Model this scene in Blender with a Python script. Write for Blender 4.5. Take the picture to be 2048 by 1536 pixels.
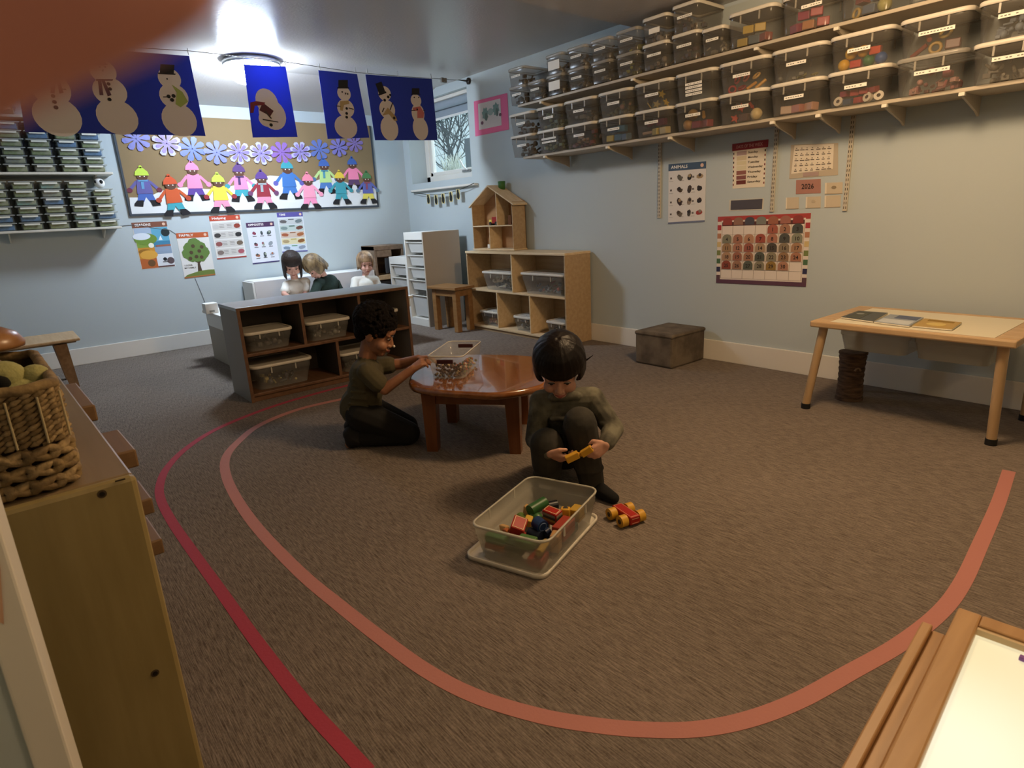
import bpy, bmesh, math, random
import numpy as np
from mathutils import Vector, Matrix, Euler, Quaternion
random.seed(7)
S = bpy.context.scene
COL = S.collection
for o in list(bpy.data.objects): bpy.data.objects.remove(o)

# ------------------------------------------------------------------ camera, world, lamps, exposure
CAM = np.array([6.36486, -3.77322, 1.07599]); YAW, PIT, ROL, FPX = 0.103744, -0.273056, -0.05248, 1220.557
_a = math.radians(135) + YAW
FWD = np.array([math.cos(_a)*math.cos(PIT), math.sin(_a)*math.cos(PIT), math.sin(PIT)])
_r = np.array([math.sin(_a), -math.cos(_a), 0.0]); _u = np.cross(_r, FWD)
RGT = _r*math.cos(ROL) + _u*math.sin(ROL); UPV = np.cross(RGT, FWD)
cd = bpy.data.cameras.new('camera'); cam = bpy.data.objects.new('camera', cd); COL.objects.link(cam)
cam.matrix_world = Matrix(((RGT[0], UPV[0], -FWD[0], CAM[0]), (RGT[1], UPV[1], -FWD[1], CAM[1]), (RGT[2], UPV[2], -FWD[2], CAM[2]), (0, 0, 0, 1)))
cd.sensor_width = 36; cd.lens = FPX*36/2048; cd.clip_start = 0.004; cd.clip_end = 100
cd.dof.use_dof = True; cd.dof.focus_distance = 3.2; cd.dof.aperture_fstop = 11.0
S.camera = cam
S.view_settings.view_transform = 'Standard'; S.view_settings.look = 'None'; S.view_settings.gamma = 1
S.view_settings.use_curve_mapping = False
S.view_settings.exposure = 1.12
W = bpy.data.worlds.new('world'); S.world = W; W.use_nodes = True
W.node_tree.nodes['Background'].inputs[0].default_value = (0.60, 0.84, 0.92, 1)
W.node_tree.nodes['Background'].inputs[1].default_value = 0.42

def lamp(name, kind, loc, power, color, size=0.3, target=None, spread=None):
    l = bpy.data.lights.new(name, kind); l.energy = power; l.color = color
    if kind == 'AREA':
        l.shape = 'DISK'; l.size = size
        if spread: l.spread = spread
    elif kind in ('POINT', 'SPOT'): l.shadow_soft_size = size
    o = bpy.data.objects.new(name, l); COL.objects.link(o); o.location = loc
    if target is not None:
        o.rotation_euler = (Vector(target)-Vector(loc)).to_track_quat('-Z', 'Y').to_euler()
    return o
WARM = (1.0, 0.69, 0.39); COOL = (0.80, 0.91, 1.0)
lamp('warm_ceiling_lamp_light', 'POINT', (5.35, -1.55, 2.08), 40, WARM, 0.15)
lamp('warm_fill_light', 'POINT', (7.6, -2.6, 2.08), 12, WARM, 0.15)  # general warm fill added behind the camera, not a known fixture
lamp('sky_light_over_window', 'AREA', (0.6, 1.7, 3.3), 90, (0.62, 0.82, 1.0), 1.2, (0.75, 0.1, 1.8))

# pixel <-> place helpers (2048 x 1536 frame)
def ray(u, v): return FWD*FPX + RGT*(u-1024) - UPV*(v-768)
def hit(ax, val, u, v):
    d = ray(u, v); return Vector(CAM + d*((val-CAM[ax])/d[ax]))
def onx(u, v, val=0.0): return hit(0, val, u, v)
def ony(u, v, val=0.0): return hit(1, val, u, v)
def onz(u, v, val=0.0): return hit(2, val, u, v)
def at(u, v, t): return Vector(CAM + ray(u, v)/FPX*t)
def depth(p): return float((np.array(p)-CAM) @ FWD)

# ------------------------------------------------------------------ materials
def lin(c):
    if isinstance(c, str):
        c = c.lstrip('#'); c = [int(c[i:i+2], 16)/255 for i in (0, 2, 4)]
    return tuple((x/12.92 if x <= 0.04045 else ((x+0.055)/1.055)**2.4) for x in c[:3])
MATS = {}
def mat(name, color=None, rough=0.6, metal=0.0, tex=None, color2=None, scale=20.0, bump=0.0, spec=0.4, alpha=None, emit=0.0, stretch=None, coat=0.0, coords='Object', transl=0.0):
    if name in MATS: return MATS[name]
    m = bpy.data.materials.new(name); m.use_nodes = True; MATS[name] = m
    nt = m.node_tree; N = nt.nodes; L = nt.links; b = N['Principled BSDF']; out = N['Material Output']
    c = lin(color)+(1,)
    b.inputs['Base Color'].default_value = c; b.inputs['Roughness'].default_value = rough
    b.inputs['Metallic'].default_value = metal; b.inputs['Specular IOR Level'].default_value = spec
    b.inputs['Coat Weight'].default_value = coat
    if emit:
        b.inputs['Emission Color'].default_value = c; b.inputs['Emission Strength'].default_value = emit
    if tex or bump:
        tc = N.new('ShaderNodeTexCoord'); mp = N.new('ShaderNodeMapping'); L.new(tc.outputs[coords], mp.inputs['Vector'])
        mp.inputs['Scale'].default_value = stretch or (1, 1, 1)
        n = N.new('ShaderNodeTexNoise'); n.inputs['Scale'].default_value = scale; n.inputs['Detail'].default_value = 4
        L.new(mp.outputs[0], n.inputs['Vector'])
        if tex:
            r = N.new('ShaderNodeValToRGB'); L.new(n.outputs['Fac'], r.inputs[0])
            r.color_ramp.elements[0].position = 0.36; r.color_ramp.elements[1].position = 0.64
            r.color_ramp.elements[0].color = c; r.color_ramp.elements[1].color = lin(color2 or color)+(1,)
            L.new(r.outputs[0], b.inputs['Base Color'])
        if bump:
            bp = N.new('ShaderNodeBump'); bp.inputs['Strength'].default_value = bump; bp.inputs['Distance'].default_value = 0.01
            L.new(n.outputs['Fac'], bp.inputs['Height']); L.new(bp.outputs[0], b.inputs['Normal'])
    if transl:
        t = N.new('ShaderNodeBsdfTranslucent'); t.inputs[0].default_value = c; mx = N.new('ShaderNodeMixShader'); mx.inputs[0].default_value = transl
        L.new(b.outputs[0], mx.inputs[1]); L.new(t.outputs[0], mx.inputs[2]); L.new(mx.outputs[0], out.inputs[0])
    if alpha is not None:
        t = N.new('ShaderNodeBsdfTransparent'); mx = N.new('ShaderNodeMixShader'); mx.inputs[0].default_value = alpha
        L.new(t.outputs[0], mx.inputs[1]); L.new(b.outputs[0], mx.inputs[2]); L.new(mx.outputs[0], out.inputs[0])
    return m
def flat(hexc, rough=0.75): return mat('paint_'+hexc.strip('#'), hexc, rough)
def wood(name, c1, c2, rough=0.45, stretch=(1, 12, 12), scale=3.0, **k): return mat(name, c1, rough, tex=True, color2=c2, scale=scale, stretch=stretch, bump=0.05, **k)
def plastic(name, c, alpha, rough=0.25): return mat(name, c, rough, alpha=alpha, spec=0.5)

# ------------------------------------------------------------------ mesh builder
WL = {}
class MB:
    def __init__(s): s.v = []; s.f = []; s.mi = []; s.sm = []; s.mats = []
    def midx(s, m):
        if isinstance(m, str): m = flat(m)
        if m not in s.mats: s.mats.append(m)
        return s.mats.index(m)
    def add(s, vs, fs, m, smooth=False, M=None):
        k = len(s.v); i = s.midx(m)
        for v in vs: s.v.append((M @ Vector(v)) if M is not None else Vector(v))
        for f in fs: s.f.append([k+j for j in f]); s.mi.append(i); s.sm.append(smooth)
        return s
    def bm(s, b, m, smooth=False, M=None):
        b.verts.index_update()
        s.add([v.co.copy() for v in b.verts], [[v.index for v in f.verts] for f in b.faces], m, smooth, M); b.free(); return s
    def box(s, p0, p1, m, bev=0.0, M=None, seg=2):
        p0 = Vector(p0); p1 = Vector(p1); c = (p0+p1)/2; d = p1-p0
        b = bmesh.new(); bmesh.ops.create_cube(b, size=1)
        for v in b.verts: v.co = Vector((v.co.x*abs(d.x), v.co.y*abs(d.y), v.co.z*abs(d.z)))+c
        if bev: bmesh.ops.bevel(b, geom=list(b.edges), offset=min(bev, 0.49*min(abs(x) for x in d)), segments=seg, affect='EDGES', profile=0.5)
        return s.bm(b, m, False, M)
    def cyl(s, p0, p1, r0, m, r1=None, n=16, caps=True, smooth=True, M=None):
        p0 = Vector(p0); p1 = Vector(p1); r1 = r0 if r1 is None else r1
        q = (p1-p0).to_track_quat('Z', 'Y'); vs = []
        for p, r in ((p0, r0), (p1, r1)):
            for i in range(n):
                a = 2*math.pi*i/n; vs.append(p+q @ Vector((r*math.cos(a), r*math.sin(a), 0)))
        s.add(vs, [[i, (i+1) % n, n+(i+1) % n, n+i] for i in range(n)], m, smooth, M)
        if caps: s.add(vs[:n], [list(range(n))[::-1]], m, False, M); s.add(vs[n:], [list(range(n))], m, False, M)
        return s
    def ell(s, c, r, m, rot=None, u=16, w=10, M=None):
        if isinstance(r, (int, float)): r = (r, r, r)
        b = bmesh.new(); bmesh.ops.create_uvsphere(b, u_segments=u, v_segments=w, radius=1)
        R = rot.to_matrix() if hasattr(rot, 'to_matrix') else (rot or Matrix.Identity(3))
        for v in b.verts: v.co = R @ Vector((v.co.x*r[0], v.co.y*r[1], v.co.z*r[2]))+Vector(c)
        return s.bm(b, m, True, M)
    def tube(s, pts, r, m, n=8, closed=False, M=None):
        pts = [Vector(p) for p in pts]; k = len(pts); rs = r if isinstance(r, (list, tuple)) else [r]*k; vs = []; q0 = None
        for i, p in enumerate(pts):
            a = pts[(i-1) % k] if (closed or i) else p; c = pts[(i+1) % k] if (closed or i < k-1) else p
            t = (c-a).normalized()
            q = t.to_track_quat('Z', 'Y') if q0 is None else (q0.to_matrix().col[2].rotation_difference(t) @ q0)
            q0 = q
            for j in range(n):
                an = 2*math.pi*j/n; vs.append(p+q @ Vector((rs[i]*math.cos(an), rs[i]*math.sin(an), 0)))
        fs = []
        for i in range(k if closed else k-1):
            for j in range(n): fs.append([i*n+j, i*n+(j+1) % n, ((i+1) % k)*n+(j+1) % n, ((i+1) % k)*n+j])
        s.add(vs, fs, m, True, M)
        if not closed: s.add(vs[:n], [list(range(n))[::-1]], m, False, M); s.add(vs[-n:], [list(range(n))], m, False, M)
        return s
    def slab(s, pts, n, th, m, M=None):            # closed polygon (3D points) extruded by th along n
        pts = [Vector(p) for p in pts]; n = Vector(n).normalized()*th; k = len(pts)
        nn = Vector((0, 0, 0))
        for i in range(k): nn += (pts[i]-pts[0]).cross(pts[(i+1) % k]-pts[0])
        if nn.dot(n) < 0: pts = pts[::-1]
        vs = pts+[p+n for p in pts]
        s.add(vs, [list(range(k))[::-1], list(range(k, 2*k))]+[[i, (i+1) % k, k+(i+1) % k, k+i] for i in range(k)], m, False, M); return s
    def lathe(s, prof, m, c=(0, 0, 0), n=24, M=None):
        vs = []; k = len(prof)
        for i in range(n):
            a = 2*math.pi*i/n
            for r, z in prof: vs.append((c[0]+r*math.cos(a), c[1]+r*math.sin(a), c[2]+z))
        s.add(vs, [[i*k+j, ((i+1) % n)*k+j, ((i+1) % n)*k+j+1, i*k+j+1] for i in range(n) for j in range(k-1)], m, True, M); return s
    def build(s, name, parent=None, origin=None):
        if parent is not None: L = WL[parent.name]
        elif origin is not None: L = Vector(origin)
        else:
            xs = [v.x for v in s.v]; ys = [v.y for v in s.v]; zs = [v.z for v in s.v]
            L = Vector(((min(xs)+max(xs))/2, (min(ys)+max(ys))/2, min(zs)))
        me = bpy.data.meshes.new(name); me.from_pydata([v-L for v in s.v], [], s.f); 
        for m in s.mats: me.materials.append(m)
        me.polygons.foreach_set('material_index', s.mi); me.polygons.foreach_set('use_smooth', s.sm); me.update()
        o = bpy.data.objects.new(name, me); COL.objects.link(o); WL[o.name] = L
        if parent is not None: o.parent = parent
        else: o.location = L
        return o
def tag(o, label=None, cat=None, group=None, kind=None):
    if label: o['label'] = label
    if cat: o['category'] = cat
    if group: o['group'] = group
    if kind: o['kind'] = kind
    return o
def thing(name, label, cat, loc, group=None):
    o = bpy.data.objects.new(name, None); COL.objects.link(o); o.location = loc; o.empty_display_size = 0.05
    WL[o.name] = Vector(loc); return tag(o, label, cat, group)
def copy_tree(root, loc, label, parent=None, top=True):
    c = root.copy(); COL.objects.link(c)
    if top: c.location = loc; c['label'] = label; WL[c.name] = Vector(loc)
    else: c.parent = parent
    for ch in list(root.children): copy_tree(ch, None, None, c, False)
    return c
_tx = {}
def text_geo(body, bold=False):
    if body in _tx: return _tx[body]
    cu = bpy.data.curves.new('t', 'FONT'); cu.body = body; cu.size = 1; cu.align_x = 'CENTER'; cu.align_y = 'CENTER'; cu.resolution_u = 2
    if bold: cu.offset = 0.02
    o = bpy.data.objects.new('t', cu); COL.objects.link(o); dg = bpy.context.evaluated_depsgraph_get(); dg.update()
    me = bpy.data.meshes.new_from_object(o.evaluated_get(dg))
    r = ([v.co.copy() for v in me.vertices], [list(p.vertices) for p in me.polygons])
    bpy.data.objects.remove(o); bpy.data.curves.remove(cu); bpy.data.meshes.remove(me); _tx[body] = r; return r

_lay = [0]
def lay():
    _lay[0] = (_lay[0]+1) % 60; return _lay[0]*0.000006
class Sheet:
    """a flat sheet on a plane: s to the right, t downwards, both 0..1; n is the way it faces"""
    def __init__(s, tl, tr, br, bl, n):
        s.c = [Vector(x) for x in (tl, tr, br, bl)]; s.n = Vector(n).normalized()
        s.W = ((s.c[1]-s.c[0]).length+(s.c[2]-s.c[3]).length)/2; s.H = ((s.c[3]-s.c[0]).length+(s.c[2]-s.c[1]).length)/2
    def p(s, a, b, h=0.0):
        return (s.c[0]*(1-a)+s.c[1]*a)*(1-b)+(s.c[3]*(1-a)+s.c[2]*a)*b+s.n*h
    def quad(s, mb, a0, b0, a1, b1, m, h=0.0, th=0.0008):
        h += lay()
        return mb.slab([s.p(a0, b0, h), s.p(a1, b0, h), s.p(a1, b1, h), s.p(a0, b1, h)], s.n, th, m)
    def disc(s, mb, a, b, ra, m, h=0.0, rb=None, rot=0, n=20, th=0.0008, wob=0):
        h += lay()
        rb = ra if rb is None else rb; pts = []
        for i in range(n):
            t = 2*math.pi*i/n; k = 1+wob*math.sin(t*7+a*9); x = ra*k*math.cos(t); y = rb*k*math.sin(t)
            x, y = x*math.cos(rot)-y*math.sin(rot), x*math.sin(rot)+y*math.cos(rot)
            pts.append(s.p(a+x/s.W, b+y/s.H, h))
        return mb.slab(pts, s.n, th, m)
    def poly(s, mb, ab, m, h=0.0, th=0.0008):
        h += lay(); return mb.slab([s.p(a, b, h) for a, b in ab], s.n, th, m)
    def text(s, mb, body, a, b, size, m, h=0.0034, width=None):
        vs, fs = text_geo(body, True); ex = (s.c[1]-s.c[0]).normalized(); ey = (s.c[0]-s.c[3]).normalized(); o = s.p(a, b, h)
        kx = size
        if width: w = max(v.x for v in vs)-min(v.x for v in vs); kx = width/w
        mb.add([o+ex*(v.x*kx)+ey*(v.y*size) for v in vs], fs, m); return mb
def sheet_px(f, tl, tr, br, bl, n): return Sheet(f(*tl), f(*tr), f(*br), f(*bl), n)
def smooth_loop(pts, k=6):
    out = []; n = len(pts); P = [Vector(p) for p in pts]
    for i in range(n):
        a, b, c, d = P[i-1], P[i], P[(i+1) % n], P[(i+2) % n]
        for j in range(k):
            t = j/k; out.append(0.5*((2*b)+(c-a)*t+(2*a-5*b+4*c-d)*t*t+(3*b-a-3*c+d)*t**3))
    return out
def smooth_path(pts, k=8):
    P = [Vector(p) for p in pts]; P = [2*P[0]-P[1]]+P+[2*P[-1]-P[-2]]; out = []
    for i in range(1, len(P)-2):
        a, b, c, d = P[i-1:i+3]
        for j in range(k):
            t = j/k; out.append(0.5*((2*b)+(c-a)*t+(2*a-5*b+4*c-d)*t*t+(3*b-a-3*c+d)*t**3))
    return out+[P[-2]]
def ordinal(i): return ['zeroth', 'first', 'second', 'third', 'fourth', 'fifth', 'sixth', 'seventh', 'eighth', 'ninth', 'tenth', 'eleventh', 'twelfth', 'thirteenth'][i]

# ------------------------------------------------------------------ the room
M_WALL = mat('blue_wall_paint', '#b3bcbd', 0.7, bump=0.03, scale=120, coords='Object')
M_CEIL = mat('ceiling_gloss_paint', '#b9b3ac', 0.30, bump=0.12, scale=55, spec=0.5)
M_TRIM = mat('white_trim_paint', '#d9d3c8', 0.45)
M_WHITE = mat('white_melamine', '#dedcd6', 0.45)
def carpet():
    m = bpy.data.materials.new('ribbed_brown_carpet'); m.use_nodes = True; nt = m.node_tree; N = nt.nodes; L = nt.links; b = N['Principled BSDF']
    b.inputs['Roughness'].default_value = 0.95; b.inputs['Specular IOR Level'].default_value = 0.1
    tc = N.new('ShaderNodeTexCoord')
    def noise(sc, scale, det=3):
        mp = N.new('ShaderNodeMapping'); mp.inputs['Scale'].default_value = sc; mp.inputs['Rotation'].default_value = (0, 0, math.radians(-16)); L.new(tc.outputs['Object'], mp.inputs['Vector'])
        n = N.new('ShaderNodeTexNoise'); n.inputs['Scale'].default_value = scale; n.inputs['Detail'].default_value = det; L.new(mp.outputs[0], n.inputs['Vector']); return n.outputs['Fac']
    rib = noise((8, 120, 1), 2.6, 2); blot = noise((1, 1, 1), 1.6, 3); grain = noise((1, 1, 1), 160, 2); mid = noise((3, 12, 1), 9, 3)
    def mathn(op, a, c):
        n = N.new('ShaderNodeMath'); n.operation = op
        for i, x in enumerate((a, c)):
            if isinstance(x, (int, float)): n.inputs[i].default_value = x
            else: L.new(x, n.inputs[i])
        return n.outputs[0]
    f = mathn('ADD', mathn('MULTIPLY', rib, 0.55), mathn('ADD', mathn('MULTIPLY', blot, 0.1), mathn('ADD', mathn('MULTIPLY', grain, 0.2), mathn('MULTIPLY', mid, 0.15))))
    r = N.new('ShaderNodeValToRGB'); L.new(f, r.inputs[0])
    r.color_ramp.elements[0].position = 0.34; r.color_ramp.elements[1].position = 0.68
    r.color_ramp.elements[0].color = lin('#4c433b')+(1,); r.color_ramp.elements[1].color = lin('#93867b')+(1,)
    L.new(r.outputs[0], b.inputs['Base Color'])
    bp = N.new('ShaderNodeBump'); bp.inputs['Strength'].default_value = 0.6; bp.inputs['Distance'].default_value = 0.006; L.new(f, bp.inputs['Height']); L.new(bp.outputs[0], b.inputs['Normal'])
    return m
X1R, Y0R = 8.6, -4.3
def struct(name, mb, **k): return tag(mb.build(name, origin=(0, 0, 0)), kind='structure')
struct('floor', MB().box((-0.3, Y0R-0.2, -0.1), (X1R+0.2, 0.35, 0), carpet()))
c = MB()
zc, zl, xs = 2.33, 2.243, 3.373
y0, y1 = Y0R-0.2, 0.35
prof = [(-0.3, 2.09), (0.0, 2.156), (0.75, zc), (xs, zc), (xs, zl), (X1R+0.2, zl), (X1R+0.2, 2.6), (-0.3, 2.6)]
c.slab([(x, y0, z) for x, z in prof], (0, 1, 0), y1-y0, M_CEIL)
struct('ceiling', c)
struct('wall_back', MB().box((-0.15, Y0R-0.15, 0), (0, 0.3, 2.4), M_WALL))
WX0, WX1, WZ0, WZ1 = 0.13, 1.262, 1.44, 2.25
w = MB()
w.box((0, 0, 0), (WX0, 0.3, 2.4), M_WALL).box((WX1, 0, 0), (X1R+0.15, 0.3, 2.4), M_WALL).box((WX0, 0, 0), (WX1, 0.3, WZ0), M_WALL).box((WX0, 0, WZ1), (WX1, 0.3, 2.4), M_WALL)
struct('wall_right', w)
struct('wall_left', MB().box((0, Y0R-0.15, 0), (X1R+0.15, Y0R, 2.4), M_WALL))
struct('wall_front', MB().box((X1R, Y0R, 0), (X1R+0.15, 0, 2.4), M_WALL))
struct('wall_side', MB().box((5.5, Y0R, 0), (5.6, -3.857, 2.24), M_WALL))
struct('trim_1', MB().box((5.49, -3.857, 0), (5.612, -3.825, 2.24), M_TRIM, 0.003))
struct('baseboard_right', MB().box((0.0, -0.014, 0), (X1R, 0.0, 0.142), M_TRIM, 0.003))
struct('baseboard_back', MB().box((0.0, Y0R, 0), (0.014, -0.014, 0.142), M_TRIM, 0.003))
# window in its deep reveal
wn = tag(MB().box((WX0, 0.235, WZ0), (WX0+0.001, 0.236, WZ0+0.001), M_TRIM).build('window_1', origin=(0.69, 0.25, WZ0)), kind='structure')
f = MB(); fy0, fy1 = 0.20, 0.27
for a, b2 in (((WX0, WZ0), (WX0+0.075, WZ1)), ((WX1-0.075, WZ0), (WX1, WZ1)), ((WX0, WZ0), (WX1, WZ0+0.075)), ((WX0, WZ1-0.06), (WX1, WZ1))):
    f.box((a[0], fy0, a[1]), (b2[0], fy1, b2[1]), M_TRIM, 0.006)
f.build('window_frame', wn)
f = MB()
sx0, sx1, sz0, sz1 = WX0+0.07, WX1-0.07, WZ0+0.07, WZ1-0.055
for a, b2 in (((sx0, sz0), (sx0+0.05, sz1)), ((sx1-0.05, sz0), (sx1, sz1)), ((sx0, sz0), (sx1, sz0+0.045)), ((sx0, sz1-0.045), (sx1, sz1))):
    f.box((a[0], fy0+0.012, a[1]), (b2[0], fy1-0.012, b2[1]), M_TRIM, 0.006)
f.build('window_sash', wn)
MB().box((sx0+0.04, 0.236, sz0+0.035), (sx1-0.04, 0.24, sz1-0.035), mat('window_glass', '#e8f2f5', 0.05, alpha=0.06)).build('pane', wn)
h = MB().box((0.84, 0.185, WZ0+0.07), (0.98, 0.2, WZ0+0.095), mat('crank_metal', '#8f8f8c', 0.35, 0.6), 0.004); h.tube([(0.94, 0.185, WZ0+0.09), (0.9, 0.165, WZ0+0.12), (0.84, 0.165, WZ0+0.2)], 0.008, M_TRIM)
h.build('window_handle', wn)
lip = MB().box((0.16, -0.052, 1.352), (1.36, 0.0, 1.374), M_TRIM, 0.008)
struct('trim_2', lip)
bl = thing('window_blind', 'grey roller blind wound up at the top of the window', 'blind', (0.69, 0.12, 2.16))
MB().cyl((WX0+0.02, 0.11, 2.185), (WX1-0.02, 0.11, 2.185), 0.04, mat('blind_fabric', '#8f9aa2', 0.7)).build('roll', bl)
MB().box((WX0+0.005, 0.05, 2.215), (WX1-0.005, 0.17, 2.248), M_TRIM, 0.004).build('cassette', bl)
MB().box((WX0+0.03, 0.145, 2.075), (WX1-0.03, 0.149, 2.2), mat('blind_fabric', '#8f9aa2', 0.7)).box((WX0+0.03, 0.14, 2.06), (WX1-0.03, 0.154, 2.082), M_WHITE, 0.003).build('blind_cloth', bl)
# outside: ground, bare tree, dry grass clump, dark post
struct('ground', MB().box((-12, 0.5, 1.2), (6, 14, 1.3), mat('winter_lawn', '#7f8a86', 0.9, tex=True, color2='#a3aaa6', scale=6)))
tr = MB(); random.seed(3); bk = mat('dark_bark', '#39423f', 0.9)
def branch(p, d, r, n):
    pts = [p]; 
    for i in range(4):
        d = (d+Vector((random.uniform(-.35, .35), random.uniform(-.35, .35), random.uniform(-.1, .25)))).normalized(); pts.append(pts[-1]+d*0.19*(n+1)*0.5)
    tr.tube(pts, [r, r*.9, r*.8, r*.7, r*.6], bk, 5)
    if n > 0:
        for q in pts[1:]:
            for _ in range(2 if n > 1 else 1): branch(q, (d+Vector((random.uniform(-1, 1), random.uniform(-1, 1), random.uniform(-.5, .8)))).normalized(), r*.55, n-1)
for (u, v, Y) in ((898, 345, 2.4), (930, 345, 3.4)):
    p = ony(u, v, Y); branch(Vector((p.x, Y, 1.3)), Vector((0.05, 0, 1)), 0.024, 3)
tag(tr.build('bare_tree'), 'bare dark branches seen through the window', 'tree')
gr = MB(); random.seed(5); gm = mat('dry_grass', '#b9b8a4', 0.9)
for i in range(130):
    a = random.uniform(-1, 1); g0_ = ony(907, 340, 1.2); x = g0_.x+random.uniform(-.06, .06)
    gr.tube([(x, 1.2, 1.3), (x+a*.05, 1.2+random.uniform(-.1, .1), 1.55), (x+a*.16+random.uniform(-.05, .05), 1.2+random.uniform(-.12, .12), 1.82+random.uniform(-.12, .08))], [0.005, 0.005, 0.002], gm, 4)
tag(gr.build('grass_clump'), 'pale dry ornamental grass outside the window', 'grass', kind='stuff')
pq = ony(933, 300, 1.05)
tag(MB().box((pq.x-.04, 1.05, 1.3), (pq.x+.13, 1.15, ony(930, 277, 1.05).z), mat('dark_slate', '#4a4f52', 0.8), 0.01).build('post'), 'dark grey post outside the window beside the dry grass', 'post')
tag(MB().box((-5.5, 9.0, 1.3), (-3.2, 10, 2.3), mat('far_house_paint', '#a8b4bb', 0.9)).box((-5.7, 8.9, 2.3), (-3.0, 10.1, 2.5), mat('far_roof', '#6d7880', 0.9)).build('house'), 'distant pale blue house outside the window', 'house')

# ------------------------------------------------------------------ tape on the carpet
def tape(name, px, width, m, label, cat='tape'):
    path = smooth_path([onz(u, v, 0) for u, v in px], 10); mb = MB(); vs = []
    for i, p in enumerate(path):
        t = (path[min(i+1, len(path)-1)]-path[max(i-1, 0)]).normalized(); n = Vector((-t.y, t.x, 0))
        vs += [p+n*width/2, p-n*width/2, p+n*width/2+Vector((0, 0, .0012)), p-n*width/2+Vector((0, 0, .0012))]
    fs = []
    for i in range(len(path)-1):
        k = 4*i; fs += [[k+2, k+3, k+7, k+6], [k, k+2, k+6, k+4], [k+3, k+1, k+5, k+7]]
    mb.add(vs, fs, m); return tag(mb.build(name), label, cat)
tape('floor_tape', [(2018, 942), (1995, 1010), (1960, 1090), (1925, 1165), (1880, 1225), (1800, 1288), (1700, 1345), (1600, 1400), (1500, 1438), (1400, 1458), (1300, 1460), (1200, 1452), (1080, 1432), (950, 1392), (850, 1340), (760, 1275), (680, 1212), (600, 1145), (520, 1062), (475, 1000), (452, 950), (452, 915), (475, 885), (520, 850), (600, 818), (700, 795), (760, 783)], 0.042, mat('pink_tape', '#b3766c', 0.75, bump=0.1, scale=150), 'wide pale pink tape loop around the middle of the carpet')
tape('floor_tape', [(735, 1545), (680, 1485), (620, 1420), (560, 1345), (500, 1265), (440, 1180), (390, 1110), (345, 1045), (322, 1000), (320, 970), (335, 935), (375, 895), (440, 855), (540, 815), (640, 785), (720, 765)], 0.035, mat('red_tape', '#a53547', 0.75, bump=0.1, scale=150), 'narrow crimson tape line curving outside the pink loop')

# ------------------------------------------------------------------ materials for furniture
W_BIRCH = wood('birch_ply', '#a88c69', '#b39975', 0.5)
W_BIRCHB = wood('birch_edge', '#cdb28a', '#d8c09a', 0.5)
W_HONEY = wood('honey_oak', '#866038', '#956e44', 0.4)
W_CHERRY = wood('cherry_lacquer', '#74431f', '#8a562c', 0.12, stretch=(10, 1, 10), spec=0.6, coat=0.6)
W_CHERRYD = wood('cherry_lacquer_leg', '#693a1a', '#784626', 0.25, stretch=(10, 10, 1), spec=0.5)
W_PINE = wood('pale_pine', '#b2916a', '#c0a27c', 0.45)
W_PINEL = wood('pale_pine_leg', '#b4946c', '#c0a27c', 0.45, stretch=(12, 12, 1))
M_GREY = mat('grey_laminate', '#857e76', 0.5)
M_GREYT = mat('grey_laminate_top', '#9aa0a3', 0.3)
M_EDGE = wood('brown_edge', '#5e412c', '#6d4d36', 0.5)
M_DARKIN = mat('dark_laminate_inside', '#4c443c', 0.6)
P_CLEAR = plastic('clear_plastic', '#aaa79f', 0.30)
P_CLEAR2 = plastic('clear_plastic_rim', '#cfcabd', 0.55)
P_MILK = plastic('milky_plastic', '#aeaa9c', 0.58)
P_MILKR = plastic('milky_plastic_rim', '#cdc8b9', 0.7)
M_LID = mat('cream_lid', '#cfc8ba', 0.4)
M_LIDC = plastic('clear_lid', '#b5b0a6', 0.5)
M_LABEL = mat('white_label', '#e6e2d8', 0.6)

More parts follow.
